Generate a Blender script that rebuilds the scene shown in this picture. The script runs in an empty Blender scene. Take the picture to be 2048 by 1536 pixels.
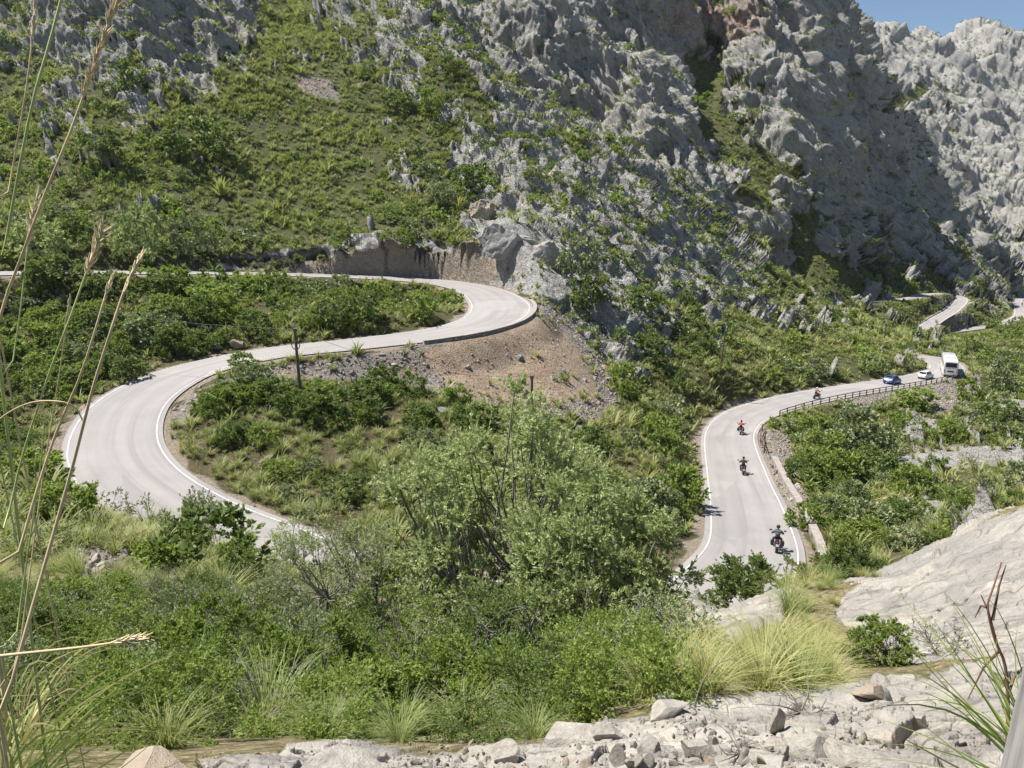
import bpy, bmesh, math, random, os, time
import numpy as np
from mathutils import Vector, Matrix
T0 = time.time()
Q = float(os.environ.get('TQ', '1'))          # mesh quality (1 = full)
RNG = np.random.default_rng(7)
random.seed(7)
sc = bpy.context.scene
COL = sc.collection

# ------------------------------------------------------------------ camera model
F = 1500.0                      # focal length in photo pixels (2048 wide)
PITCH = math.radians(13.06)
SP, CP = math.sin(PITCH), math.cos(PITCH)
def pt(u, v, D):
    """world point seen at photo pixel (u, v), D metres along the view axis"""
    a = (u-1024.0)/F; b = (768.0-v)/F
    return np.array([a*D, (CP + SP*b)*D, (-SP + CP*b)*D])
def proj(P):
    d = P[..., 1]*CP - P[..., 2]*SP
    b = (P[..., 1]*SP + P[..., 2]*CP)/d
    return 1024 + F*P[..., 0]/d, 768 - F*b, d

# ------------------------------------------------------------------ numpy noise
_perm = np.random.default_rng(3).permutation(256).astype(np.int32)
_perm = np.concatenate([_perm, _perm, _perm])
_g = np.random.default_rng(5).normal(size=(256, 3)).astype(np.float32)
_g /= np.linalg.norm(_g, axis=1)[:, None]
def noise3(P):
    P = np.asarray(P, np.float32)
    i = np.floor(P).astype(np.int32); f = P - i
    w = f*f*f*(f*(f*6-15)+10)
    i &= 255
    out = None
    res = []
    for dx in (0, 1):
        a = _perm[i[:, 0]+dx]
        for dy in (0, 1):
            b = _perm[a + ((i[:, 1]+dy) & 255)]
            for dz in (0, 1):
                g = _g[_perm[b + ((i[:, 2]+dz) & 255)]]
                res.append(g[:, 0]*(f[:, 0]-dx) + g[:, 1]*(f[:, 1]-dy) + g[:, 2]*(f[:, 2]-dz))
    x0 = res[0]+(res[4]-res[0])*w[:, 0]; x1 = res[1]+(res[5]-res[1])*w[:, 0]
    x2 = res[2]+(res[6]-res[2])*w[:, 0]; x3 = res[3]+(res[7]-res[3])*w[:, 0]
    y0 = x0+(x2-x0)*w[:, 1]; y1 = x1+(x3-x1)*w[:, 1]
    return (y0+(y1-y0)*w[:, 2])*1.6
def fbm(P, o=4):
    s = 0; a = 1; t = 0
    for k in range(o):
        s = s + a*noise3(P*(2**k)+k*17.3); t += a; a *= .5
    return s/t
def sstep(a, b, x):
    t = np.clip((x-a)/(b-a), 0, 1); return t*t*(3-2*t)

# ------------------------------------------------------------------ roads: (u, v, D) of the centre line, width
ROADS = {
 'loop': ([(1395,1235,39),(1200,1245,38.8),(950,1225,39.7),(700,1170,42.5),(520,1095,46.7),(380,1035,49.8),(270,965,54.2),(228,900,59.7),(238,840,66),
           (275,795,71),(345,755,75.8),(430,728,79),(550,704,81.4),(700,688.5,82.6),(850,671,85.3),(935,655,89),(988,635,95.5),(1000,608,106),
           (962,582,118),(900,567,124),(800,557.5,125.7),(650,551,122),(500,547,116),(300,545,107),(100,545,98.5),(-150,549,91)], 3.35),
 'main': ([(1200,1245,38.8),(1395,1235,39),(1452,1180,43),(1505,1100,52),(1492,1010,65),(1474,950,77.5),(1459,870,97),(1490,832,107),(1560,808,114),
           (1640,790,121),(1784,767,138),(1848,756,147),(1888,744,152),(1890,729,159),(1866,717,167),(1832,712,174)], 3.1),
 'upper': ([(1560,615,262),(1660,606.5,275),(1800,600,300),(1850,590,325),(1895,587,345),(1922,599,342),(1905,620,318),(1875,638,292),(1845,660,268)], 2.5),
 'lower': ([(1870,690,285),(1880,668,295),(1920,661,303),(1960,656,312),(2000,650,325),(2040,634,350),(2041,612,400),(2032,599,430),(2070,592,440),(2140,592,450)], 2.9),
}
def catmull(P, step):
    P = np.array(P); out = []
    Q_ = np.vstack([2*P[0]-P[1], P, 2*P[-1]-P[-2]])
    for i in range(1, len(Q_)-2):
        a, b, c, d = Q_[i-1], Q_[i], Q_[i+1], Q_[i+2]
        n = max(2, int(np.linalg.norm(c-b)/step*2))
        t = np.linspace(0, 1, n, endpoint=False)[:, None]
        out.append(.5*((2*b)+(c-a)*t+(2*a-5*b+4*c-d)*t*t+(3*b-a-3*c+d)*t**3))
    out.append(Q_[-2][None])
    L = np.vstack(out)
    s = np.concatenate([[0], np.cumsum(np.linalg.norm(np.diff(L, axis=0), axis=1))])
    n = int(s[-1]/step)+1
    S = np.linspace(0, s[-1], n)
    return np.stack([np.interp(S, s, L[:, k]) for k in range(3)], 1)
RD = {}
for k, (pts, hw) in ROADS.items():
    L = catmull([pt(*p) for p in pts], .8)
    for _ in range(30):                                   # even gradient
        L[1:-1, 2] = (L[:-2, 2]+L[1:-1, 2]*2+L[2:, 2])/4
    for _ in range(4):
        L[1:-1, :2] = (L[:-2, :2]+L[1:-1, :2]*2+L[2:, :2])/4
    t = np.gradient(L, axis=0); t[:, 2] = 0; t /= np.linalg.norm(t, axis=1)[:, None]
    nrm = np.stack([t[:, 1], -t[:, 0], 0*t[:, 0]], 1)      # to the right of travel
    w = np.full(len(L), hw)
    if k == 'loop':                                        # hairpin wider
        c = pt(1000, 608, 106); d = np.linalg.norm(L[:, :2]-c[:2], axis=1); w += .75*np.exp(-(d/14)**2)
    RD[k] = dict(L=L, t=t, n=nrm, w=w)
# the roads meet at one height
def road_query(xy):
    """distance to nearest road edge line centre, road z, half width"""
    n = len(xy); bd = np.full(n, 1e9, np.float32); bz = np.zeros(n, np.float32); bw = np.full(n, 3., np.float32)
    bs = np.zeros(n, np.float32); bk = np.zeros(n, np.int8)
    for ki, (k, r) in enumerate(RD.items()):
        L = r['L']
        m = (xy[:, 0] > L[:, 0].min()-14) & (xy[:, 0] < L[:, 0].max()+14) & (xy[:, 1] > L[:, 1].min()-14) & (xy[:, 1] < L[:, 1].max()+14)
        idx = np.nonzero(m)[0]
        for c in range(0, len(idx), 40000):
            ii = idx[c:c+40000]; p = xy[ii].astype(np.float32)
            A = L[:, :2].astype(np.float32)
            d2 = (p[:, 0:1]-A[None, :, 0])**2 + (p[:, 1:2]-A[None, :, 1])**2
            j = d2.argmin(1)
            e = p-A[j]; tt = r['t'][j]
            al = e[:, 0]*tt[:, 0]+e[:, 1]*tt[:, 1]
            sd = e[:, 0]*r['n'][j, 0]+e[:, 1]*r['n'][j, 1]
            d = np.sqrt(d2[np.arange(len(j)), j])
            end = ((j == 0) | (j == len(L)-1)) & (np.abs(al) > 1)
            d = np.where(end, d, np.abs(sd))
            al = np.where(end, 0, al)
            gz = np.gradient(L[:, 2])/.8
            z = L[j, 2]+gz[j]*al
            better = d < bd[ii]
            q = ii[better]
            bd[q] = d[better]; bz[q] = z[better]; bw[q] = r['w'][j][better]; bs[q] = np.sign(sd[better]); bk[q] = ki
    return bd, bz, bw, bs, bk

# ------------------------------------------------------------------ terrain control points (u, v, D)
CP_PTS = [
 # ledge and ground at the camera
 (1024,1536,3.1),(600,1525,3.3),(1500,1536,3.0),(2040,1536,2.8),(200,1530,3.3),(2048,1440,3.7),(-200,1536,3.4),
 (700,1490,3.9),(1000,1505,3.8),(1200,1465,4.1),(1350,1392,5.0),(1550,1385,5.2),(1700,1365,5.5),(1900,1350,5.9),(2040,1330,6.1),(320,1505,3.9),(1700,1460,4.1),
 (1300,1330,8.6),(1500,1340,8.2),(1700,1330,7.9),(1600,1240,11.5),(1450,1300,10),(1330,1380,6.6),(1050,1480,5.2),(700,1470,5.6),(400,1480,5.6),(900,1440,8),
 # big slab
 (1380,1290,14),(1460,1216,16.5),(1400,1268,24),(1400,1262,32),(1350,1282,24),(1445,1240,27),(1470,1205,31),(1570,1172,18.5),(1660,1205,15.5),(1760,1150,18.5),(1850,1095,19),(1950,1055,19),(2048,1025,18.5),(2200,980,18),(1800,1230,13),(1950,1180,13),(2048,1150,12.5),
 (1850,1320,8.8),(2000,1280,8.8),(2150,1250,9),(1720,1270,11),
 # slope under the trees
 (50,1300,13),(50,1450,7.5),(-300,1300,12),(300,1380,10.5),(600,1350,14),(600,1200,24),(1000,1250,24),(1000,1400,12),(1200,1330,15),(800,1480,6.5),(1250,1180,29),
 (100,1150,25),(200,1100,31),(120,1010,39),(180,1000,42),(330,1065,42.5),(500,1115,40),(-250,1100,28),(-150,980,42),(700,1180,33),
 # left meadow beyond the loop
 (0,900,62),(100,950,55.5),(100,800,72),(200,720,82),(100,650,90),(300,640,90),(300,600,97),(0,580,95),(450,640,93),(600,640,92),(600,590,104),(760,620,98),(900,620,102),(-300,800,66),(-400,600,90),
 (-300,930,52),
 # inside of the loop
 (600,800,69.5),(600,760,73.5),(600,900,62),(600,1000,54.5),(900,950,59),(1200,900,70),(1300,1000,61),(1370,1100,51),(1000,1050,50),(400,900,60),(480,1000,54.5),(800,830,70),(430,830,67),
 (1100,700,89),(1100,800,80),(1100,850,75.5),(900,780,76),(1200,780,88),(1150,700,98),(1300,850,84),(1380,900,80),(1380,1000,63),(720,760,76.5),(980,700,86),
 # slope above the upper road
 (100,500,103),(100,400,125),(100,300,142),(100,200,158),(100,100,172),(100,0,188),(100,-120,215),
 (-300,500,100),(-300,300,138),(-300,100,165),(-300,-100,200),
 (500,500,124.5),(500,400,140),(500,300,155),(500,200,168),(500,100,184),(500,0,205),(300,80,175),(300,0,185),(300,-120,200),(560,60,205),(600,0,228),
 (640,492,129.5),(800,484,131.5),(930,486,131.5),(860,484,132),(800,400,145),(800,300,160),(800,200,175),(800,100,190),(780,0,212),(700,60,196),(650,-100,250),
 (1080,560,114),(1100,500,124),(1000,450,124),(1100,400,145),(1100,300,168),(960,300,163),(960,150,184),(860,60,194),
 # spur right of the hairpin
 (1180,640,112),(1300,800,100),(1300,700,115),(1300,600,131),(1300,500,150),(1300,400,172),(1200,500,137),(1400,700,124),(1400,600,150),(1400,800,107),
 (1500,770,112),(1500,700,133),(1500,600,170),(1500,540,196),(1620,740,138),(1620,660,180),(1750,730,148),(1800,690,175),(1850,700,185),(1720,640,230),(1620,610,212),(1600,560,228),(1620,490,258),(1690,530,292),(1690,596,270),(1650,624,238),(1720,626,255),
 # crest of the spur and the gully behind it
 (1000,160,192),(1150,245,193),(1290,340,196),(1400,430,203),(1500,510,214),
 # mountain wall
 (960,0,318),(1000,80,300),(1100,220,286),(1100,100,298),(1100,0,312),(1160,235,282),(1160,90,300),(1220,250,285),(1220,100,306),(1220,0,318),(1290,120,282),(1290,0,318),(1330,220,266),(1400,410,246),
 (1250,290,262),(1390,330,280),(1400,250,300),(1370,160,328),(1410,118,345),(1420,60,352),(1420,0,357),(1420,-100,366),
 (1345,90,325),(1345,0,334),(1470,400,258),(1500,250,300),(1480,110,345),(1490,100,325),(1500,0,345),(1560,450,262),(1570,300,290),(1560,150,318),(1580,0,345),(1580,-100,362),
 (1620,400,286),(1630,300,296),(1640,180,318),(1640,60,345),(1720,530,315),(1695,430,345),(1690,300,368),(1685,200,385),(1668,110,392),(1640,20,390),(1100,-120,330),(1250,-120,335),
 (1790,540,340),(1790,470,368),(1775,360,392),(1740,210,398),(1865,425,402),(1880,550,362),(1905,470,385),(1960,520,404),(1930,580,378),
 # far side of the valley
 (1975,590,430),(2000,560,470),(2048,540,520),(2200,540,500),(2048,450,650),(1950,450,680),(2048,350,760),(1900,330,740),(1950,250,830),(1800,240,790),(2048,200,900),(1780,130,860),
 (1700,55,910),(1690,40,925),(1760,70,930),(1800,88,960),(1900,66,1030),(1960,60,1040),(2048,80,1020),(2200,110,1000),(2200,350,740),(2500,150,950),(2500,450,600),
 # right bank below the main road
 (1600,900,91),(1700,1000,72),(1700,880,100),(1600,1080,58),(1800,1080,56),(1950,1000,66),(1900,950,84),(1850,850,115),(2000,860,108),(2048,960,70),(1980,790,140),(2030,760,160),(1980,740,172),(1750,800,124),(1650,1000,69),(2200,800,120),(2200,960,60),
 (1700,1120,48),(1900,1060,52),(2400,800,100),
 # green hill right
 (1960,690,205),(2000,675,210),(2048,655,215),(2150,600,215),(1990,720,185),(2300,560,210),(2500,560,180),
]
ZPTS = [ # (u, horizontal distance, z)
 (1690,440,66),(1735,445,50),(1785,450,30),(1850,452,8),(1930,455,-14),(1705,520,80),(1770,620,40),(1850,620,10),
 (1024,.4,-1.55),(1024,1.3,-1.6),(0,1.3,-1.65),(2048,1.3,-1.55),(3000,1.2,-1.6),(-1000,1.2,-1.65),(0,.4,-1.55),(2048,.4,-1.5),
 # gully behind the spur crest
 (1000,215,34),(1100,215,22),(1150,225,20),(1290,225,3),(1400,226,-4),(860,240,58),(960,238,42),
 (1440,23,-13),(1600,26,-16.5),(1800,28,-16.5),(2000,28,-15),(2200,28,-14),(1500,33,-20),(1900,40,-21),
 # behind the buttress
 (1760,560,60),(1850,560,20),(1650,470,105),(1690,720,110),
 (1975,480,-40),
 (100,300,95),(500,330,110),(900,500,170),(1200,520,180),(1500,520,170),(-300,330,100),
 (1700,1030,170),(1800,1090,170),(1900,1180,185),(2048,1170,180),(2200,1150,190),(1700,1300,100),(1900,1400,90),(2048,1400,90),(1200,1400,200),(500,1400,200),(-300,1400,180),(2300,1400,170),
]
pa, pr, pw = [], [], []
def addp(P):
    r = math.hypot(P[0], P[1]); pa.append(math.atan2(P[0], P[1])); pr.append(math.log(r)); pw.append(P[2]/r)
for u, v, D in CP_PTS: addp(pt(u, v, D))
for u, r, z in ZPTS:
    a = math.atan((u-1024)/F/1.0)
    if r > 100: r /= math.cos(a)
    addp((r*math.sin(a), r*math.cos(a), z))
for k, r in RD.items():
    st = 9 if k in ('loop', 'main') else 14
    for p in r['L'][::st]: addp(p)
pa, pr, pw = map(np.array, (pa, pr, pw))
def tps(a, r):
    d2 = (a[:, None]-pa[None])**2 + (r[:, None]-pr[None])**2 + 1e-12
    return np.concatenate([.5*d2*np.log(d2), np.ones((len(a), 1)), a[:, None], r[:, None]], 1)
N = len(pa)
A = np.zeros((N+3, N+3)); A[:N] = tps(pa, pr); A[:N, :N] += np.eye(N)*6e-5
A[N:, :N] = A[:N, N:].T
coef = np.linalg.solve(A, np.concatenate([pw, np.zeros(3)]))
GA = np.radians(np.linspace(-75, 75, 400)); GR = np.linspace(math.log(.35), math.log(1600), 700)
gg = np.stack(np.meshgrid(GA, GR, indexing='ij'), -1).reshape(-1, 2)
W = np.concatenate([tps(c[:, 0], c[:, 1]) @ coef for c in np.array_split(gg, 40)]).reshape(len(GA), len(GR))
def W_at(az, lr):
    """cubic lookup in the coarse grid"""
    def prep(x, g):
        t = (x-g[0])/(g[1]-g[0]); i = np.clip(np.floor(t).astype(int), 1, len(g)-3); f = t-i
        f = np.clip(f, 0, 1)
        return i, (f*(-.5+f*(1-.5*f)), 1+f*f*(-2.5+1.5*f), f*(.5+f*(2-1.5*f)), f*f*(-.5+.5*f))
    ia, wa = prep(az, GA); ir, wr = prep(lr, GR)
    s = 0
    for i in range(4):
        q = 0
        for j in range(4): q = q + W[ia-1+i, ir-1+j]*wr[j]
        s = s + wa[i]*q
    return s
print('base', time.time()-T0)

# ------------------------------------------------------------------ masks read off the photograph, carried by the ground
ROCK = np.array([
 [.6,.8,.9,.85,.3,.55,.6,.75,.9,.95,.9,.9,.95,.95,.9,.85],
 [.4,.5,.5,.25,.08,.25,.55,.5,.8,.9,.85,.3,.85,.95,.6,.85],
 [.35,.3,.2,.22,.08,.10,.4,.55,.7,.85,.9,.65,.8,.95,.8,.85],
 [.2,.2,.25,.1,.04,.05,.2,.8,.92,.9,.92,.8,.5,.8,.85,.7],
 [.05,.08,.08,.15,.15,.2,.2,.4,.92,.88,.85,.75,.45,.4,.3,.7],
 [0,.05,.05,.05,0,0,0,0,.2,.6,.35,.35,.25,.25,.35,.1],
 [0,0,0,0,0,0,0,0,.05,.08,.08,.2,.2,.15,.3,.35],
 [0,0,0,0,0,0,0,0,0,0,.05,0,.1,.3,.45,.4],
 [0,.08,0,0,0,0,0,0,0,0,.05,0,.0,.2,.4,.6],
 [0,0,0,0,0,0,0,0,0,0,.3,.6,.5,.6,1,1],
 [0,0,0,0,0,0,0,0,0,0,.1,.2,.1,.2,.6,.7],
 [0,0,0,0,0,0,0,0,0,.3,.5,.6,.6,.6,.7,.7]], float)
# bushes (dark shrubs) and how yellow the grass is
BUSH = np.array([
 [.4,.3,.2,.2,.2,.3,.4,.4,.3,.3,.3,.3,.3,.2,.2,.2],
 [.4,.3,.3,.2,.2,.3,.4,.5,.3,.3,.3,.2,.3,.3,.2,.2],
 [.4,.5,.7,.3,.15,.15,.4,.6,.5,.4,.3,.4,.3,.3,.3,.2],
 [.5,.6,.6,.4,.2,.3,.6,.6,.5,.5,.4,.3,.5,.4,.3,.3],
 [.9,.8,.7,.8,.8,.7,.5,.3,.4,.6,.6,.5,.4,.5,.4,.4],
 [.8,.9,.9,.8,.8,.6,.3,.1,.0,.3,.6,.4,.4,.4,.4,.6],
 [.8,.9,.7,.7,.6,.5,.4,.3,.4,.4,.4,.5,.8,.7,.5,.6],
 [.3,.5,.3,.4,.4,.5,.5,.5,.5,.6,.7,.5,.8,.7,.4,.4],
 [.3,.2,.3,.5,.4,.5,.6,.6,.6,.7,.7,.5,.5,.5,.4,.2],
 [.4,.4,.6,.7,.7,.7,.7,.7,.7,.7,.3,.2,.2,.1,.0,.0],
 [.5,.6,.7,.7,.7,.7,.7,.7,.7,.5,.1,.1,.1,.3,.2,.1],
 [.3,.3,.4,.4,.3,.2,.1,.0,.0,.0,.0,.0,.0,.0,.0,.0]], float)
YEL = np.array([
 [.5,.4,.4,.4,.2,.5,.5,.4,.3,.3,.3,.4,.3,.2,.4,.4],
 [.4,.4,.5,.5,.35,.4,.5,.6,.3,.3,.3,.5,.4,.2,.5,.4],
 [.4,.5,.5,.5,.35,.3,.5,.5,.5,.4,.3,.5,.4,.3,.4,.4],
 [.5,.5,.5,.4,.35,.35,.4,.5,.5,.5,.5,.5,.6,.5,.4,.4],
 [.4,.3,.4,.5,.4,.6,.7,.6,.5,.5,.5,.5,.7,.6,.6,.5],
 [.3,.3,.3,.3,.3,.4,.6,.5,.5,.6,.7,.8,.8,.8,.6,.3],
 [.5,.4,.4,.4,.4,.3,.3,.5,.6,.7,.7,.7,.5,.5,.6,.5],
 [.8,.7,.5,.7,.7,.5,.5,.5,.6,.7,.6,.5,.5,.5,.6,.6],
 [.8,.9,.8,.6,.5,.5,.5,.4,.4,.4,.4,.5,.6,.7,.7,.6],
 [.7,.7,.6,.4,.4,.4,.4,.4,.4,.5,.6,.6,.7,.6,.6,.6],
 [.7,.7,.5,.3,.3,.3,.3,.3,.3,.5,.7,.7,.7,.6,.6,.6],
 [.6,.6,.5,.3,.3,.3,.3,.3,.5,.6,.6,.6,.6,.6,.6,.6]], float)
def gridlook(G, u, v):
    x = np.clip((u-64)/128, 0, 14.999); y = np.clip((v-64)/128, 0, 10.999)
    i = x.astype(int); j = y.astype(int); fx = x-i; fy = y-j
    return (G[j, i]*(1-fx)+G[j, i+1]*fx)*(1-fy)+(G[j+1, i]*(1-fx)+G[j+1, i+1]*fx)*fy
def poly(u, v, P, soft):
    """soft inside-ness of a polygon (even-odd + distance)"""
    P = np.array(P, float); n = len(P); out = np.zeros(len(u))
    m = (u > P[:, 0].min()-soft*2) & (u < P[:, 0].max()+soft*2) & (v > P[:, 1].min()-soft*2) & (v < P[:, 1].max()+soft*2)
    uu, vv = u[m], v[m]; ins = np.zeros(len(uu), bool); dist = np.full(len(uu), 1e9)
    for i in range(n):
        a, b = P[i], P[(i+1) % n]
        c = ((a[1] > vv) != (b[1] > vv)) & (uu < (b[0]-a[0])*(vv-a[1])/((b[1]-a[1]) or 1e-9)+a[0])
        ins ^= c
        e = b-a; t = np.clip(((uu-a[0])*e[0]+(vv-a[1])*e[1])/max(e@e, 1e-9), 0, 1)
        dist = np.minimum(dist, np.hypot(uu-a[0]-t*e[0], vv-a[1]-t*e[1]))
    s = np.where(ins, dist, -dist)
    out[m] = sstep(-soft, soft, s)
    return out
P_LEDGE = [(380,1700),(400,1512),(560,1512),(575,1490),(700,1475),(760,1485),(880,1500),(1050,1490),(1200,1455),(1300,1440),(1310,1375),(1500,1385),(1600,1375),(1720,1345),(1850,1352),(2100,1325),(2300,1320),(2300,1700)]
P_SLAB = [(1350,1320),(1345,1262),(1400,1222),(1480,1180),(1560,1165),(1590,1190),(1550,1250),(1480,1285)]
P_SLAB2 = [(1650,1215),(1700,1180),(1770,1140),(1830,1110),(1880,1060),(1950,1045),(2048,1015),(2300,950),(2300,1330),(2050,1330),(1900,1345),(1800,1310),(1700,1260)]
P_BED = [[(1740,925),(1800,905),(1880,890),(1990,890),(2100,910),(2100,935),(1990,930),(1880,945),(1800,945)],
         [(1770,1010),(1850,990),(1930,1010),(1985,1025),(1960,1040),(1850,1040)], [(1960,790),(2048,800),(2100,850),(2000,830)],
         [(940,440),(1010,428),(1060,450),(1120,490),(1125,540),(1140,600),(1070,590),(1010,530),(960,490)],
         [(1820,820),(1880,840),(1900,870),(1860,860)]]
P_SCREE = [(330,835),(400,778),(520,738),(700,714),(840,690),(900,690),(1055,625),(1085,605),(1150,650),(1215,735),(1240,800),(1190,848),(1080,838),(980,815),(900,790),(830,768),(700,760),(560,757),(430,790),(370,850)]
P_DIRT = [(840,706),(960,668),(1062,628),(1120,655),(1180,725),(1195,795),(1120,812),(1010,808),(930,790),(870,748)]
P_DIRT2 = [(395,975),(520,1010),(560,1045),(520,1062),(450,1025)]
P_STONES = [(100,1100),(190,1095),(260,1120),(240,1155),(140,1150)]
P_TALUS = [(590,150),(660,160),(690,205),(640,205),(600,185)]
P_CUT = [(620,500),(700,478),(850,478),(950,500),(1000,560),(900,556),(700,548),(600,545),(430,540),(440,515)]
P_TAL2 = [(1590,830),(1530,860),(1520,900),(1545,960),(1600,1040),(1640,1030),(1580,930)]
P_TAL3 = [(1640,800),(1780,778),(1900,760),(1960,745),(1960,800),(1880,830),(1820,790),(1700,825)]
P_GP = [(1300,1350),(1370,1322),(1480,1292),(1565,1240),(1600,1165),(1690,1160),(1665,1240),(1750,1290),(1790,1345),(1740,1400),(1290,1400)]
P_CLEAR = [(1335,1300),(1345,1180),(1440,1110),(1490,1180),(1400,1260)]
P_CAVE = [(1385,112),(1392,80),(1415,66),(1440,78),(1450,112),(1420,120)]
P_GULLY = [[(1372,122),(1452,118),(1455,170),(1440,230),(1490,280),(1570,330),(1600,350),(1545,365),(1540,420),(1500,380),(1440,320),(1385,250),(1370,180)],
 [(1745,205),(1800,190),(1840,165),(1860,178),(1820,210),(1790,240),(1760,230)], [(1590,475),(1650,500),(1740,590),(1640,600),(1580,540)], [(560,20),(600,30),(640,60),(680,120),(560,120),(480,110),(540,70)],
 [(1100,250),(1180,285),(1230,340),(1160,320)], [(1560,655),(1850,660),(1800,720),(1620,745),(1520,760),(1440,750),(1440,680)]]
P_PINK = [(1340,0),(1540,0),(1500,90),(1380,85),(1340,60)]
# ------------------------------------------------------------------ build the ground sheet (fine where it is seen)
NA = int(1250*Q); NR = int(1500*Q)
az = np.concatenate([np.radians(np.linspace(-74, -40, max(8, int(60*Q)), endpoint=False)), np.radians(np.linspace(-40, 40, NA, endpoint=False)), np.radians(np.linspace(40, 74, max(8, int(60*Q))))])
NA = len(az)
lr_c = np.linspace(math.log(1.2), math.log(1500), 1200)
azc = np.radians(np.linspace(-75, 75, 241))
S = []
for a in azc:
    w = W_at(np.full_like(lr_c, a), lr_c)
    dw = np.gradient(w, lr_c)
    dens = np.sqrt((.11)**2 + dw**2)
    dens = np.where((lr_c > math.log(560)) & (lr_c < math.log(1260)), np.maximum(dens, .3), dens); dens = np.where(lr_c > math.log(1280), .03, dens); dens = np.where(lr_c < math.log(2.4), .15, dens)
    S.append(dens)
S = np.array(S)
ker = np.ones(9)/9
for _ in range(2): S = np.apply_along_axis(lambda q: np.convolve(np.pad(q, 4, 'edge'), ker, 'valid'), 0, S)
S = np.apply_along_axis(lambda q: np.convolve(np.pad(q, 4, 'edge'), ker, 'valid'), 1, S)
CUM = np.cumsum(S, 1); CUM -= CUM[:, :1]; CUM /= CUM[:, -1:]
q = np.linspace(0, 1, NR)
LRC = np.array([np.interp(q, c, lr_c) for c in CUM])          # (241, NR)
fa = (az-azc[0])/(azc[1]-azc[0]); ia = np.clip(fa.astype(int), 0, len(azc)-2); fa = (fa-ia)[:, None]
LR = LRC[ia]*(1-fa)+LRC[ia+1]*fa
AZ = np.repeat(az[:, None], NR, 1)
w = W_at(AZ.ravel(), LR.ravel()).reshape(NA, NR)
R = np.exp(LR)
P = np.stack([R*np.sin(AZ), R*np.cos(AZ), R*w], -1).astype(np.float64).reshape(-1, 3)
D0 = np.linalg.norm(P, axis=1)
print('grid', NA, NR, time.time()-T0)
bd, bz, bw, bs, bk = road_query(P[:, :2])
e = bd-bw
near = (e < 12)
trans = np.where(bk >= 2, 5., 4.2)
u, v, d = proj(P)
cutz = ((bk == 0) & (v < 575) & (d > 100))*sstep(520, 640, u)*(1-sstep(930, 1060, u))
trans = trans*(1-cutz)+.45*cutz
st_ = np.where((bk == 1) & (bs > 0), 1.75, .55)
t_road = sstep(0, 1, (e-st_)/trans); t_road[~near] = 1
P[:, 2] += cutz*(1-sstep(1.5, 9, e))*(e > .2)*(1.3+.9*noise3(P/3.))
flat = bz-.12
P[:, 2] = np.where(near, flat+(P[:, 2]-flat)*t_road, P[:, 2])
# masks
u, v, d = proj(P)
rock = gridlook(ROCK, u, v); bush = gridlook(BUSH, u, v); yel = gridlook(YEL, u, v)
G = P.reshape(NA, NR, 3)
def normals(G):
    a = np.gradient(G, axis=0); b = np.gradient(G, axis=1)
    n = np.cross(b, a); n /= np.linalg.norm(n, axis=2)[:, :, None]+1e-12
    n *= np.sign(n[:, :, 2:3]+1e-9)
    return n
Nn = normals(G).reshape(-1, 3)
steep = 1-Nn[:, 2]
ledge = poly(u, v, P_LEDGE, 14); slab = np.maximum(poly(u, v, P_SLAB, 8), poly(u, v, P_SLAB2, 8))
gpz = poly(u, v, P_GP, 12)*(D0 < 30)
slab *= (D0 < 30)*(1-gpz); ledge *= (D0 < 8)
bed = np.max([poly(u, v, p, 6) for p in P_BED], 0)*(D0 > 40)
scree = poly(u, v, P_SCREE, 8)*(D0 > 40); dirt = np.maximum(poly(u, v, P_DIRT, 14)*(D0 > 40), poly(u, v, P_DIRT2, 8)*(D0 > 40))
stones = poly(u, v, P_STONES, 8)*(D0 < 50); talus = np.maximum.reduce([poly(u, v, p, 8)*(D0 > 40) for p in (P_TALUS, P_TAL2, P_TAL3)])
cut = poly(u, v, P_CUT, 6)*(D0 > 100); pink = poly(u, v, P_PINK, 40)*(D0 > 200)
ux = np.array([.62, -.30, -.72]); ux /= np.linalg.norm(ux)
Pq = P - np.outer(P @ ux, ux)*.45
sc_ = (D0*.045)[:, None].clip(1.2, 12)
n1 = (noise3(Pq/sc_) + .7*noise3(Pq/sc_*2.3+9) + .55*noise3(Pq/sc_*5.1+4) + .4*noise3(Pq/sc_*11+2))/1.75*.62+.5
rockm = sstep(-.05, .05, (rock*1.1-.05)-n1)
rockm = np.maximum(rockm, sstep(.60, .74, steep)*(D0 > 60)*.95)
gul = np.max([poly(u, v, p, 22) for p in P_GULLY], 0)*(D0 > 100)
gul = sstep(.38, .62, gul + (n1-.5)*1.1*(gul > .01))
rockm = rockm*(1-.96*gul*(1-sstep(.6, .75, steep)*(D0 < 150)))
rockm = np.maximum.reduce([rockm*(1-scree), ledge, slab, bed, cut*.95])
rockm[(D0 < 9) & (ledge < .3)] *= .3
rockm = rockm*(1-gpz*(1-ledge))
verge = (1-sstep(.5, 1.8, e + 1.2*noise3(P/2.5)))*near
scr = np.maximum.reduce([scree*(1-dirt*.75), stones, talus])
amp = np.where(D0 < 30, .035, .25+.10*sstep(170, 330, D0))*rockm + .018 + .03*scr*(1-rockm)
amp = np.where(ledge > .4, .05, amp)
amp = np.where((slab > .4), .075, amp)
amp *= (.3+.7*(1-bed))
amp = np.where(cut > .3, .19, amp)
keep = np.where(near, sstep(.8, 4.0-2.8*cutz, e), 1)
amp *= keep
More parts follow.
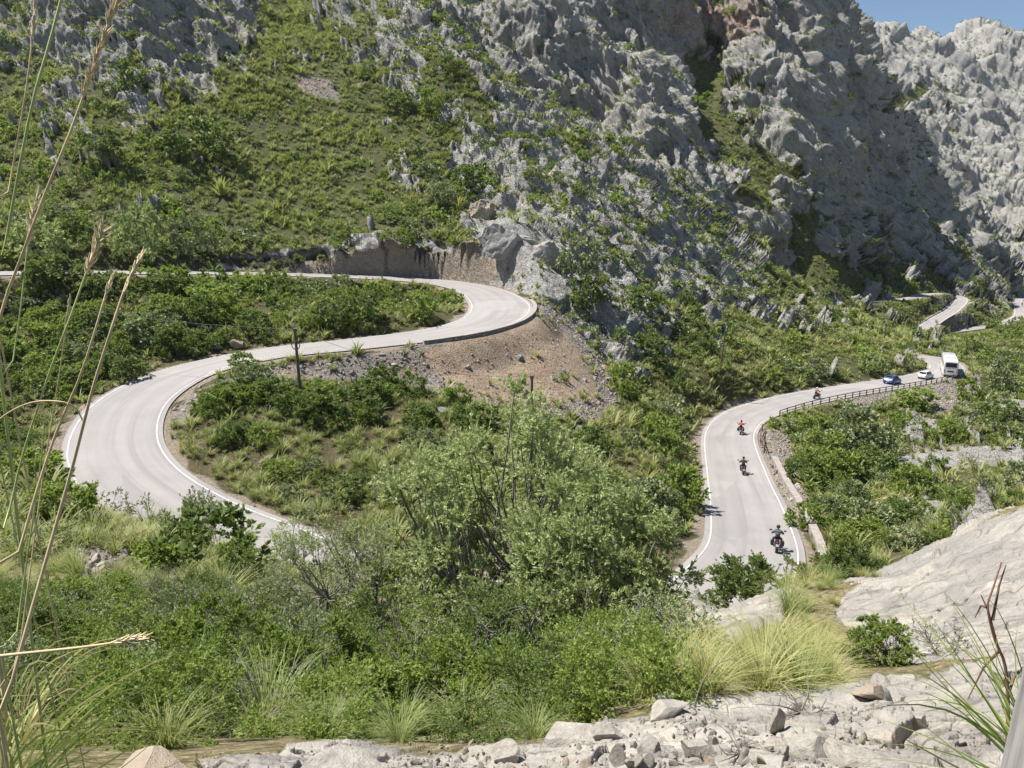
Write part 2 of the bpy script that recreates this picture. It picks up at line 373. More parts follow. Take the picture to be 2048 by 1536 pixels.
# fold rounded ribs with sharp clefts between them, drawn out down the dip of the beds
along = P @ ux
Ps = P - np.outer(along, ux)*(.52+.22*sstep(60, 120, D0))[:, None]
for L_, a_ in ((19., 3.2), (5., .9)):
    far_ = D0 > (60 if L_ > 10 else 35)
    Ps[far_] += a_*np.stack([noise3(P[far_]/L_+31), noise3(P[far_]/L_+57), noise3(P[far_]/L_+83)], 1)
spacing = np.maximum(D0*.0013/Q, .008)
disp = np.zeros(len(P))
lam = 48.
k = 0
while lam > .02:
    mk = (lam < .17*D0+.25) & (lam > 1.7*spacing)
    idx = np.nonzero(mk & (amp > .003))[0]
    if len(idx):
        nn = noise3((Ps[idx] if lam > 2.2 else .55*P[idx]+.45*Ps[idx])/lam + k*7.7)
        wl = sstep(.17*D0[idx]+.25, .10*D0[idx]+.1, lam) if lam > 1 else 1
        ex = .92 if lam > 6 else 1.0
        rid = (np.abs(nn)*1.7-.45) if k % 2 == 1 else (.5-np.abs(nn)*1.7)
        soft = nn*.5
        rm = rockm[idx]
        disp[idx] += (rid*rm+soft*(1-rm))*amp[idx]*lam**ex*wl*(1.25 if lam < 2.2 else 1.7 if lam < 7 else 1.15)*(np.where(D0[idx]<220, .55, 1.05*sstep(0, 12, np.minimum(e[idx], 12.))) if lam > 20 else 1)
    lam /= 1.9; k += 1
# flat fracture facets on the near ledge
P2 = P + Nn*disp[:, None]
cave = poly(u, v, P_CAVE, 5)*(D0 > 250)*(D0 < 420)
hd = P[:, :2]/np.linalg.norm(P[:, :2], axis=1)[:, None]
P2[:, :2] += hd*(cave*16)[:, None]
for li, sizes, mk in ((np.nonzero((ledge > .1) & (D0 < 9))[0], ((.9, .13), (.34, .05), (.12, .012)), ledge), (np.nonzero((slab > .1) & (D0 < 30))[0], ((2.6, .22), (.9, .07), (.35, .02)), slab)):
    stretch = np.outer(P[li] @ ux, ux)*.55 if mk is slab else 0
    for cs, am in sizes:
        q3 = (P[li]-stretch)/cs + .3*np.stack([noise3(P[li]/cs*1.3+5), noise3(P[li]/cs*1.3+25), noise3(P[li]/cs*1.3+45)], 1)
        c = np.floor(q3); f1 = np.full(len(li), 9.); f2 = f1.copy(); hb = np.zeros(len(li))
        for dx in (-1, 0, 1):
            for dy in (-1, 0, 1):
                cc = c[:, :2]+(dx, dy); ci = cc.astype(int) & 255
                h = _perm[_perm[ci[:, 0]]+ci[:, 1]]/255.; h2 = _perm[_perm[ci[:, 1]]+ci[:, 0]+7]/255.
                ex_ = q3[:, 0]-cc[:, 0]-h; ey_ = q3[:, 1]-cc[:, 1]-h2
                dd = np.sqrt(ex_**2+ey_**2); bb = dd < f1
                f2 = np.where(bb, f1, np.minimum(f2, dd)); f1 = np.where(bb, dd, f1)
                hb = np.where(bb, (h*.6+h2*.4-.5)*.9+ex_*(h-.5)*1.1+ey_*(h2-.5)*1.1, hb)
        gap = sstep(0, .11, f2-f1)
        P2[li, 2] += (hb*gap - .55*(1-gap))*am*mk[li]
# soil and grass gather where the displaced rock is level
P = P2
Nd = normals(P.reshape(NA, NR, 3)).reshape(-1, 3)
lvl = sstep(.80, .93, Nd[:, 2]+.10*noise3(P/2.2))*(D0 > 70)*(1-bed)*(1-cut)
rockm = rockm*(1-lvl*np.where(D0 > 600, .6, .92))
TG = P.reshape(NA, NR, 3)
Nf = normals(TG).reshape(-1, 3)
# attributes
dk = np.zeros(len(P))
def mesh_grid(name, G, attrs, mat):
    na, nr = G.shape[:2]
    me = bpy.data.meshes.new(name)
    idx = np.arange(na*nr).reshape(na, nr)
    f = np.stack([idx[:-1, :-1], idx[:-1, 1:], idx[1:, 1:], idx[1:, :-1]], -1).reshape(-1, 4)[:, ::-1]
    nf = len(f)
    me.vertices.add(na*nr); me.vertices.foreach_set('co', G.astype(np.float32).ravel())
    me.loops.add(nf*4); me.loops.foreach_set('vertex_index', f.astype(np.int32).ravel())
    me.polygons.add(nf); me.polygons.foreach_set('loop_start', np.arange(0, nf*4, 4, dtype=np.int32)); me.polygons.foreach_set('loop_total', np.full(nf, 4, np.int32))
    me.update(calc_edges=True)
    for k, a in attrs.items():
        at = me.attributes.new(k, 'FLOAT', 'POINT'); at.data.foreach_set('value', np.asarray(a, np.float32))
    me.materials.append(mat)
    o = bpy.data.objects.new(name, me); COL.objects.link(o)
    me.shade_smooth()
    return o
print('terrain', time.time()-T0)

# ------------------------------------------------------------------ material helpers
def nt(name):
    m = bpy.data.materials.new(name); m.use_nodes = True
    n = m.node_tree.nodes; l = m.node_tree.links
    return m, n, l, n['Principled BSDF']
class NB:
    def __init__(s, n, l): s.n = n; s.l = l
    def new(s, t, ins=None, **kw):
        x = s.n.new(t)
        for k, v in kw.items(): setattr(x, k, v)
        for k, v in (ins or {}).items():
            if isinstance(v, bpy.types.NodeSocket): s.l.new(v, x.inputs[k])
            else: x.inputs[k].default_value = v
        return x
    def attr(s, a): return s.new('ShaderNodeAttribute', attribute_name=a).outputs['Fac']
    def noise(s, scale, det=4, vec=None, rough=.55, dist=0):
        x = s.new('ShaderNodeTexNoise', {'Scale': scale, 'Detail': det, 'Roughness': rough, 'Distortion': dist})
        if vec is not None: s.l.new(vec, x.inputs['Vector'])
        return x.outputs['Fac']
    def math(s, op, a, b=0., c=0., clamp=False):
        x = s.n.new('ShaderNodeMath'); x.operation = op; x.use_clamp = clamp
        for i, v in enumerate((a, b, c)):
            if isinstance(v, bpy.types.NodeSocket): s.l.new(v, x.inputs[i])
            else: x.inputs[i].default_value = v
        return x.outputs[0]
    def mix(s, f, a, b, mode='MIX'):
        x = s.n.new('ShaderNodeMix'); x.data_type = 'RGBA'; x.blend_type = mode
        for i, v in ((0, f), (6, a), (7, b)):
            if isinstance(v, bpy.types.NodeSocket): s.l.new(v, x.inputs[i])
            else: x.inputs[i].default_value = (v if i == 0 else (*v, 1) if len(v) == 3 else v)
        return x.outputs[2]
    def ramp(s, f, stops):
        x = s.n.new('ShaderNodeValToRGB'); s.l.new(f, x.inputs[0])
        e = x.color_ramp.elements
        while len(e) < len(stops): e.new(.5)
        for k, (p, c) in zip(e, stops):
            k.position = p; k.color = (*c, 1) if len(c) == 3 else c
        return x.outputs[0]
    def mr(s, x, a, b, c=0, d=1):
        k = s.new('ShaderNodeMapRange', {'Value': x, 'From Min': a, 'From Max': b, 'To Min': c, 'To Max': d}); return k.outputs[0]
# ground material
mg, n, l, b = nt('ground'); g = NB(n, l)
co = g.new('ShaderNodeTexCoord').outputs['Object']
A_ = {k: g.attr(k) for k in ('rock', 'scree', 'dirt', 'yel', 'verge', 'lod', 'cutw', 'pink', 'grass', 'nearrock')}
nA = g.noise(.11, 5, co); nB = g.noise(.7, 6, co, .6); nC = g.noise(4., 6, co, .65); nD = g.noise(26., 5, co, .65)
# limestone
al_ = g.new('ShaderNodeVectorMath', {0: co, 1: tuple(ux)}, operation='DOT_PRODUCT').outputs['Value']
sv_ = g.new('ShaderNodeVectorMath', {0: tuple(ux*.80)}, operation='SCALE'); l.new(al_, sv_.inputs['Scale'])
mp = g.new('ShaderNodeVectorMath', {0: co, 1: sv_.outputs[0]}, operation='SUBTRACT').outputs[0]
st = g.noise(1.1, 8, mp, .68, .4)
rk = g.ramp(st, [(.25, (.34, .328, .305)), (.45, (.50, .485, .45)), (.62, (.60, .58, .54)), (.8, (.66, .64, .59))])
rk = g.mix(g.mr(nA, .5, .7), rk, (.44, .40, .34), 'MIX') if False else g.mix(g.mr(nA, .50, .72, 0, .45), rk, (.45, .385, .31))
rk = g.mix(g.mr(nC, .54, .68, 0, .5), rk, (.22, .215, .205))
rk = g.mix(g.mr(g.noise(.35, 7, mp, .7), .52, .62, 0, .6), rk, (.22, .215, .205))
rk = g.mix(g.math('MULTIPLY', A_['pink'], g.mr(nB, .35, .6)), rk, (.42, .24, .16))
rk = g.mix(A_['cutw'], rk, g.ramp(nB, [(.35, (.075, .064, .053)), (.65, (.15, .13, .11))]))  # road cut: brown stained rock, darkened further so the colour carries its shade
mps = g.new('ShaderNodeMapping', {'Vector': co, 'Rotation': (.35, -.5, .75), 'Scale': (.35, 2.2, 1.4)}).outputs[0]
nS = g.noise(1.3, 8, mps, .68, .5); nS2 = g.noise(.55, 5, co, .6, .8)
nr = g.ramp(nS, [(.3, (.19, .175, .155)), (.45, (.32, .297, .262)), (.6, (.40, .37, .32)), (.75, (.46, .425, .37))])
nr = g.mix(g.mr(nS2, .48, .6, 0, .6), nr, (.21, .205, .20))
nr = g.mix(g.mr(nS2, .38, .30, 0, .5), nr, (.40, .33, .25))
nr = g.mix(g.mr(nD, .5, .7, 0, .45), nr, (.17, .16, .145))
vcr = g.new('ShaderNodeTexVoronoi', {'Vector': g.new('ShaderNodeVectorMath', {0: mps, 1: g.new('ShaderNodeTexNoise', {'Vector': co, 'Scale': 1.1, 'Detail': 4}).outputs['Color']}, operation='ADD').outputs[0], 'Scale': .75}, feature='DISTANCE_TO_EDGE').outputs['Distance']
rk = g.mix(A_['nearrock'], rk, nr)
# soil and low herbs between the plants
so = g.ramp(g.noise(9., 8, co, .75), [(.36, (.06, .055, .028)), (.47, (.14, .12, .06)), (.56, (.23, .19, .11)), (.66, (.37, .31, .22))])
so = g.mix(g.math('MULTIPLY', A_['yel'], g.math('MULTIPLY', A_['lod'], .45)), so, (.22, .19, .07))
so = g.mix(g.math('MULTIPLY', A_['lod'], .75), so, g.ramp(nB, [(.35, (.075, .092, .036)), (.6, (.13, .15, .058)), (.75, (.22, .20, .11))]))
vn = g.new('ShaderNodeTexVoronoi', {'Vector': co, 'Scale': 3.2})
scl = g.ramp(vn.outputs['Distance'], [(0, (.48, .43, .39)), (.45, (.40, .35, .31)), (.75, (.22, .18, .15))])
scl = g.mix(.5, scl, g.mix(g.new('ShaderNodeSeparateColor', {0: vn.outputs['Color']}).outputs[0], (.22, .20, .18), (.50, .46, .41)))
scl = g.mix(g.mr(nA, .5, .65, 0, .5), scl, (.40, .29, .20))
dr = g.ramp(nB, [(.3, (.38, .27, .185)), (.5, (.49, .37, .26)), (.7, (.54, .44, .34))])
dr = g.mix(g.mr(nC, .56, .66, 0, .8), dr, (.30, .27, .24))
edge = lambda s, k=.35: g.mr(g.math('ADD', s, g.math('MULTIPLY', g.math('SUBTRACT', nC, .5), k*2)), .35, .65)
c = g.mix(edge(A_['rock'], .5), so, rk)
c = g.mix(edge(A_['scree']), c, scl)
c = g.mix(edge(A_['dirt'], .6), c, dr)
vg = g.ramp(nC, [(.35, (.38, .30, .22)), (.6, (.48, .41, .33))])
c = g.mix(edge(A_['verge']), c, vg)
l.new(c, b.inputs['Base Color']); b.inputs['Roughness'].default_value = .95; b.inputs['Specular IOR Level'].default_value = .15
# bump: fine clefts, as deep as they are wide
vb = g.new('ShaderNodeTexVoronoi', {'Vector': g.new('ShaderNodeVectorMath', {0: mp, 1: g.new('ShaderNodeTexNoise', {'Vector': co, 'Scale': 1.3, 'Detail': 3}).outputs['Color']}, operation='ADD').outputs[0], 'Scale': 1.1, 'Randomness': 1}, feature='DISTANCE_TO_EDGE').outputs['Distance']
h = g.math('ADD', g.math('MULTIPLY', st, .9), g.math('MULTIPLY', g.math('MULTIPLY', g.math('MINIMUM', vb, .12), 2.0), A_['rock']))
h = g.math('ADD', h, g.math('MULTIPLY', nC, .35))
b1 = g.new('ShaderNodeBump', {'Strength': 1.0, 'Distance': 1.9, 'Height': h})
h2 = g.math('ADD', g.math('MULTIPLY', g.math('MULTIPLY', g.math('ADD', g.math('MULTIPLY', nS, 1.6), g.math('MULTIPLY', g.math('MINIMUM', vcr, .05), 22)), A_['nearrock']), A_['rock']), g.math('MULTIPLY', nD, .5)); h2 = g.math('ADD', h2, g.math('MULTIPLY', g.noise(7, 6, mp, .7, 1.2), 1.0))
b2 = g.new('ShaderNodeBump', {'Strength': .75, 'Distance': .06, 'Height': h2, })
l.new(g.math('SUBTRACT', 1, A_['nearrock']), b1.inputs['Strength'])
l.new(b1.outputs[0], b2.inputs['Normal']); l.new(b2.outputs[0], b.inputs['Normal'])

lod = sstep(45, 150, D0)
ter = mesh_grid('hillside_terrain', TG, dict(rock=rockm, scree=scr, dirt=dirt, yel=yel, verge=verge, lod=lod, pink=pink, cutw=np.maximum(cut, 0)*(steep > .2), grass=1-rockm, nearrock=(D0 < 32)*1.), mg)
ter['kind'] = 'structure'; ter['label'] = 'steep limestone valley side with rock, scree and dry soil'
print('terrain mesh', time.time()-T0)

# ------------------------------------------------------------------ camera, light
cam = bpy.data.cameras.new('camera'); cam.sensor_width = 36; cam.lens = F*36/2048; cam.clip_end = 6000; cam.clip_start = .05
co_ = bpy.data.objects.new('camera', cam); COL.objects.link(co_); co_.rotation_euler = (math.pi/2-PITCH, 0, 0); sc.camera = co_
SUN_EL = math.radians(float(os.environ.get('SEL', '60'))); SUN_AZ = math.radians(float(os.environ.get('SAZ', '-74')))   # azimuth from +y, positive to the right
sv = Vector((math.sin(SUN_AZ)*math.cos(SUN_EL), math.cos(SUN_AZ)*math.cos(SUN_EL), math.sin(SUN_EL)))
sl = bpy.data.lights.new('sun', 'SUN'); sl.energy = 5.0; sl.angle = math.radians(.5); sl.color = (1, .955, .89)
so_ = bpy.data.objects.new('sun', sl); COL.objects.link(so_); so_.rotation_euler = sv.to_track_quat('Z', 'Y').to_euler()
wd = bpy.data.worlds.new('World'); sc.world = wd; wd.use_nodes = True
wn = wd.node_tree.nodes; sk = wn.new('ShaderNodeTexSky'); sk.sky_type = 'NISHITA'; sk.sun_disc = False
sk.sun_elevation = SUN_EL; sk.sun_rotation = SUN_AZ; sk.altitude = 400; sk.air_density = 1.; sk.dust_density = .2; sk.ozone_density = 2.5
wd.node_tree.links.new(sk.outputs[0], wn['Background'].inputs[0]); wn['Background'].inputs[1].default_value = .062
sc.view_settings.view_transform = 'Standard'; sc.view_settings.look = 'None'; sc.view_settings.exposure = .88
sc.cycles.max_bounces = 5; sc.cycles.diffuse_bounces = 2; sc.cycles.transmission_bounces = 3; sc.cycles.transparent_max_bounces = 6

# ------------------------------------------------------------------ roads
def lookup_mesh(name, V, Fc, mat, parent=None, smooth=False):
    me = bpy.data.meshes.new(name); me.from_pydata([tuple(map(float, x)) for x in V], [], [tuple(int(i) for i in f) for f in Fc])
    if mat: me.materials.append(mat)
    if smooth: me.shade_smooth()
    me.update()
    o = bpy.data.objects.new(name, me); COL.objects.link(o)
    if parent: o.parent = parent
    return o
ma, n, l, b = nt('asphalt'); g = NB(n, l); co = g.new('ShaderNodeTexCoord').outputs['Object']
uvn = g.new('ShaderNodeAttribute', attribute_name='rd').outputs['Vector']      # x across, y along (m)
a1 = g.noise(.25, 4, co); a2 = g.noise(2.2, 5, co); a3 = g.noise(40, 3, co)
ac = g.ramp(a1, [(.3, (.27, .252, .24)), (.7, (.325, .303, .288))])
mpw = g.new('ShaderNodeMapping', {'Vector': uvn, 'Scale': (1.7, .035, 1)}).outputs[0]
trk = g.noise(1.0, 4, mpw, .6)
ac = g.mix(g.mr(trk, .45, .75, 0, .35), ac, (.205, .19, .182))
ac = g.mix(g.mr(a2, .6, .7, 0, .3), ac, (.24, .23, .225))
sx = g.new('ShaderNodeSeparateXYZ', {0: uvn}).outputs[0]
tyre = g.math('MULTIPLY', g.math('ADD', g.math('COSINE', g.math('MULTIPLY', g.math('ADD', sx, g.math('MULTIPLY', a1, .8)), 3.6)), 1.), g.mr(trk, .35, .6, .03, .17))
ac = g.mix(tyre, ac, (.17, .16, .155))
pch = g.new('ShaderNodeTexVoronoi', {'Vector': g.new('ShaderNodeMapping', {'Vector': uvn, 'Scale': (.3, .07, 1)}).outputs[0], 'Scale': 1.0}).outputs['Color']
pv = g.new('ShaderNodeSeparateColor', {0: pch}).outputs[0]
ac = g.mix(g.math('MULTIPLY', g.math('GREATER_THAN', pv, .82), .35), ac, (.19, .18, .175))
ac = g.mix(g.math('MULTIPLY', g.math('LESS_THAN', pv, .12), .35), ac, (.38, .36, .34))
ac = g.mix(g.mr(a3, .45, .7, 0, .3), ac, (.22, .215, .21))
vc = g.new('ShaderNodeTexVoronoi', {'Vector': g.new('ShaderNodeMapping', {'Vector': uvn, 'Scale': (.10, .045, 1)}).outputs[0], 'Scale': 1.0}, feature='DISTANCE_TO_EDGE').outputs['Distance']
crk = g.math('MULTIPLY', g.math('LESS_THAN', g.math('ADD', vc, g.math('MULTIPLY', g.noise(3, 4, co), .02)), .0045), .5)
ac = g.mix(crk, ac, (.12, .115, .11))
l.new(ac, b.inputs['Base Color']); b.inputs['Roughness'].default_value = .85; b.inputs['Specular IOR Level'].default_value = .3
mline, n, l, b = nt('road_paint'); g = NB(n, l); co = g.new('ShaderNodeTexCoord').outputs['Object']
l.new(g.mix(g.mr(g.noise(5, 5, co), .47, .60, 0, .85), (.62, .60, .56), (.34, .32, .30)), b.inputs['Base Color']); b.inputs['Roughness'].default_value = .7
def ribbon(name, key, offs, dz, mat, i0=0, i1=None, gaps=None):
    r = RD[key]; i1 = i1 or len(r['L']); V = []; Fc = []; UV = []
    m = len(offs(0)) if callable(offs) else len(offs)
    for i in range(i0, i1):
        of = offs(i)
        for o_ in of:
            p = r['L'][i]+r['n'][i]*o_; V.append((p[0], p[1], p[2]+dz)); UV.append((o_, i*.8, 0))
    for i in range(i1-i0-1):
        if gaps and gaps(i): continue
        for j in range(m-1):
            a = i*m+j; Fc.append((a, a+m, a+m+1, a+1))
    me = bpy.data.meshes.new(name); me.from_pydata(V, [], Fc); me.materials.append(mat); me.shade_smooth()
    at = me.attributes.new('rd', 'FLOAT_VECTOR', 'POINT'); at.data.foreach_set('vector', np.array(UV, np.float32).ravel())
    o = bpy.data.objects.new(name, me); COL.objects.link(o); return o
for ki, key in enumerate(RD):
    w_ = RD[key]['w']
    n_ = {'loop': 'the long grey double bend climbing the slope', 'main': 'the straight and bend with motorbikes', 'upper': 'the distant upper hairpin', 'lower': 'the distant lower road with tiny riders'}[key]
    o = ribbon('road', key, lambda i: [(-w_[i]-.35)+(2*w_[i]+.7)*q/8 for q in range(9)], .004*ki, ma)
    o['kind'] = 'structure'; o['label'] = 'grey asphalt road, '+n_
    for s in (-1, 1):
        i0 = 0
        lw = .105 if ki < 2 else .22
        if key == 'main' : i0 = 6
        o = ribbon('road_marking', key, lambda i: [s*(w_[i]-.12)-lw/2, s*(w_[i]-.12)+lw/2], .022+.004*ki, mline, i0)
        o['kind'] = 'structure'; o['label'] = 'white edge line on '+n_
print('roads', time.time()-T0)
# ------------------------------------------------------------------ plants
def nbase(name, V, Fc_n, verts_per, mat, parent=None):
    """mesh made of many equal polygons"""
    me = bpy.data.meshes.new(name)
    V = np.asarray(V, np.float32).reshape(-1, 3); nf = len(V)//verts_per
    me.vertices.add(len(V)); me.vertices.foreach_set('co', V.ravel())
    me.loops.add(len(V)); me.loops.foreach_set('vertex_index', np.arange(len(V), dtype=np.int32))
    me.polygons.add(nf); me.polygons.foreach_set('loop_start', np.arange(0, len(V), verts_per, dtype=np.int32)); me.polygons.foreach_set('loop_total', np.full(nf, verts_per, np.int32))
    me.update(calc_edges=True); me.materials.append(mat)
    return me
def leaf_mat(name, c1, c2, c3=None, trans=.35, wild=.5):
    m, n, l, b = nt(name); g = NB(n, l)
    oi = g.new('ShaderNodeObjectInfo'); rnd = oi.outputs['Random']
    geo = g.new('ShaderNodeNewGeometry'); isl = geo.outputs['Random Per Island']
    pos = g.noise(.06, 3, geo.outputs['Position'])
    f = g.math('ADD', g.math('MULTIPLY', rnd, .55), g.math('MULTIPLY', isl, .45))
    col = g.mix(f, c1, c2)
    if c3: col = g.mix(g.math('MULTIPLY', g.mr(pos, .42, .62), wild), col, c3)
    col = g.mix(1.0, col, (1.32, 1.32, 1.22), 'MULTIPLY')
    col = g.mix(g.math('MULTIPLY', g.math('GREATER_THAN', isl, .93), .6), col, (.30, .26, .12))
    l.new(col, b.inputs['Base Color']); b.inputs['Roughness'].default_value = .55; b.inputs['Specular IOR Level'].default_value = .3
    tr = g.new('ShaderNodeBsdfTranslucent', {'Color': g.mix(.5, col, (.22, .30, .04), 'MIX')})
    mx = g.new('ShaderNodeMixShader', {0: trans}); l.new(b.outputs[0], mx.inputs[1]); l.new(tr.outputs[0], mx.inputs[2])
    l.new(mx.outputs[0], n['Material Output'].inputs[0]); return m
M_DARK = leaf_mat('dark_leaves', (.08, .12, .036), (.155, .21, .065), (.16, .20, .075), .35)
M_OLIVE = leaf_mat('olive_leaves', (.27, .32, .145), (.42, .47, .25), (.29, .35, .145), .38)
M_GREY = leaf_mat('grey_leaves', (.17, .20, .11), (.27, .30, .18), None, .25)
M_GREEN = leaf_mat('green_leaves', (.13, .19, .042), (.26, .33, .08), (.23, .28, .08), .44)
M_GRASS = leaf_mat('tussock_blades', (.19, .215, .08), (.38, .35, .16), (.165, .205, .075), .4, .6)
M_GRASSG = leaf_mat('green_blades', (.16, .205, .08), (.29, .32, .13), (.31, .30, .135), .4, .5)
M_STRAW = leaf_mat('straw', (.50, .40, .22), (.62, .52, .32), None, .15)
mb, n, l, b = nt('bark'); g = NB(n, l); co = g.new('ShaderNodeTexCoord').outputs['Object']
l.new(g.ramp(g.noise(14, 5, co), [(.3, (.08, .07, .06)), (.7, (.26, .235, .205))]), b.inputs['Base Color']); b.inputs['Roughness'].default_value = .9
M_BARK = mb

def unit(n, rng):
    v = rng.normal(size=(n, 3)); return v/np.linalg.norm(v, axis=1)[:, None]
def leaves_at(C, Dr, size, aspect, rng, up=.3):
    """diamond leaves at points C pointing along Dr"""
    n = len(C); s = size*rng.uniform(.6, 1.3, n)[:, None]
    a = Dr + .7*unit(n, rng); a /= np.linalg.norm(a, axis=1)[:, None]
    side = np.cross(a, unit(n, rng)+np.array([0, 0, up])); side /= np.linalg.norm(side, axis=1)[:, None]+1e-9
    w_ = side*s*aspect*.5
    return np.stack([C, C+a*s*.5+w_, C+a*s, C+a*s*.5-w_], 1)
def tube(path, r0, r1, k=5):
    path = np.asarray(path); n = len(path); V = []; Fc = []
    t = np.gradient(path, axis=0); t /= np.linalg.norm(t, axis=1)[:, None]+1e-9
    ref = np.array([.3, .2, 1.]) if abs(t[0, 2]) < .9 else np.array([1., .1, 0])
    for i in range(n):
        a = np.cross(t[i], ref); a /= np.linalg.norm(a)+1e-9; b_ = np.cross(t[i], a)
        r = r0+(r1-r0)*i/(n-1)
        for j in range(k):
            an = 2*math.pi*j/k; V.append(path[i]+r*(a*math.cos(an)+b_*math.sin(an)))
    for i in range(n-1):
        for j in range(k):
            Fc.append((i*k+j, i*k+(j+1) % k, (i+1)*k+(j+1) % k, (i+1)*k+j))
    return V, Fc
class MB:
    def __init__(s): s.V = []; s.F = []
    def add(s, V, Fc):
        o = len(s.V); s.V += [tuple(map(float, v)) for v in V]; s.F += [tuple(i+o for i in f) for f in Fc]
    def tube(s, p, r0, r1, k=5): s.add(*tube(p, r0, r1, k))
    def box(s, c, d, rot=None):
        V = np.array([[x, y, z] for x in (-.5, .5) for y in (-.5, .5) for z in (-.5, .5)])*np.array(d)
        if rot is not None: V = V @ np.array(rot).T
        s.add(V+np.array(c), [(0, 1, 3, 2), (4, 6, 7, 5), (0, 4, 5, 1), (2, 3, 7, 6), (0, 2, 6, 4), (1, 5, 7, 3)])
    def mesh(s, name, mat, smooth=True):
        me = bpy.data.meshes.new(name); me.from_pydata(s.V, [], s.F); me.materials.append(mat)
        if smooth: me.shade_smooth()
        me.update(); return me
    def obj(s, name, mat, parent=None, smooth=True):
        o = bpy.data.objects.new(name, s.mesh(name, mat, smooth)); COL.objects.link(o)
        if parent: o.parent = parent
        return o
def plant(seed, h, rad, clumps, twigs, per, leaf, aspect, stems=4, bare=.15, lean=(0, 0), flat=.55, rc=.2, droop=.0, low=.12):
    """branching plant: returns leaf quads and a branch mesh builder"""
    rng = np.random.default_rng(seed)
    # crown clumps on an uneven dome
    C = []
    while len(C) < clumps:
        p = unit(1, rng)[0]*rng.uniform(.45, 1)**.6
        p = np.array([p[0]*rad, p[1]*rad, h*flat+p[2]*h*(1-flat)])
        p *= 1+.22*noise3((p/rad*1.3+seed)[None])[0]
        if p[2] > h*low: C.append(p)
    C = np.array(C)+np.array([lean[0], lean[1], 0])*(np.array(C)[:, 2:3]/h)
    B = MB(); Q_ = []
    sb = [np.array([rng.normal()*.1*rad, rng.normal()*.1*rad, -.15*h*.3]) for _ in range(stems)]
    hubs = []
    for i in range(stems):
        an = 2*math.pi*(i+rng.uniform(0, .6))/stems; k = rng.uniform(.2, .5) if stems > 1 else .05
        hub = np.array([math.cos(an)*rad*k+lean[0]*.4, math.sin(an)*rad*k+lean[1]*.4, h*rng.uniform(.25, .42)])
        hubs.append(hub); m = (sb[i]+hub)/2+rng.normal(size=3)*.06*rad
        tt = np.linspace(0, 1, 7)[:, None]; path = (1-tt)**2*sb[i]+2*tt*(1-tt)*m+tt*tt*hub
        B.tube(path, .016*h+.008, .009*h+.004, 6)
    hubs = np.array(hubs)
    for c in C:
        j = np.argmin(np.linalg.norm(hubs-c, axis=1)+rng.uniform(0, .3*rad, len(hubs))); hub = hubs[j]
        m = (hub+c)/2+rng.normal(size=3)*.10*rad+np.array([0, 0, -.05*h])
        tt = np.linspace(0, 1, 7)[:, None]; path = (1-tt)**2*hub+2*tt*(1-tt)*m+tt*tt*c
        path[1:-1] += rng.normal(size=(5, 3))*.02*rad
        B.tube(path, .0055*h+.003, .0016*h+.0015, 4)
        out = c-np.array([lean[0], lean[1], h*.35]); out /= np.linalg.norm(out)
        r_ = rc*rng.uniform(.7, 1.4)*rad
        tw = unit(twigs, rng)+out*.55+np.array([0, 0, .25-droop]); tw /= np.linalg.norm(tw, axis=1)[:, None]
        L_ = r_*rng.uniform(.5, 1.25, twigs)
        st_ = c+rng.normal(size=(twigs, 3))*r_*.25
        isb = rng.uniform(size=twigs) < bare
        if leaf < .09:
            for q_ in range(0, twigs, 2):
                e_ = st_[q_]+tw[q_]*L_[q_]
                B.tube(np.array([c, (c+e_)/2+rng.normal(size=3)*.05*r_, e_]), .004, .0015, 3)
        t_ = rng.uniform(.15, 1, (twigs, per))
        P_ = st_[:, None]+tw[:, None]*(L_[:, None]*t_)[:, :, None]
        P_[:, :, 2] -= droop*(t_**2)*L_[:, None]*.5
        P_ = P_[~isb].reshape(-1, 3); D_ = np.repeat(tw[~isb], per, 0)
        Q_.append(leaves_at(P_, D_, leaf, aspect, rng))
    return np.concatenate(Q_).reshape(-1, 3), B
def tussock(seed, nb, h, spread, seg=3, wd=.02, arch=.8):
    rng = np.random.default_rng(seed); V = []
    an = rng.uniform(0, 2*math.pi, nb); ln = h*rng.uniform(.6, 1.25, nb); out = spread*rng.uniform(.15, 1.1, nb)
    t = np.linspace(0, 1, seg+1)
    for i in range(nb):
        d_ = np.array([math.cos(an[i]), math.sin(an[i]), 0]); sd_ = np.array([-d_[1], d_[0], 0])*wd
        c0 = d_*spread*.12*rng.uniform(0, 1)+rng.normal(size=3)*(.03, .03, 0)
        p = c0+d_[None]*(out[i]*t**1.5)[:, None]+np.array([0, 0, 1])[None]*(ln[i]*(t-arch*.45*t**2.4))[:, None]
        wv = (1-t*.9)[:, None]
        for k in range(seg): V += [p[k]-sd_*wv[k], p[k]+sd_*wv[k], p[k+1]+sd_*wv[k+1], p[k+1]-sd_*wv[k+1]]
    return np.array(V)
def weld(me):   # join the segments of a blade so that each blade is one island
    bm = bmesh.new(); bm.from_mesh(me); bmesh.ops.remove_doubles(bm, verts=bm.verts, dist=1e-5); bm.to_mesh(me); bm.free(); return me
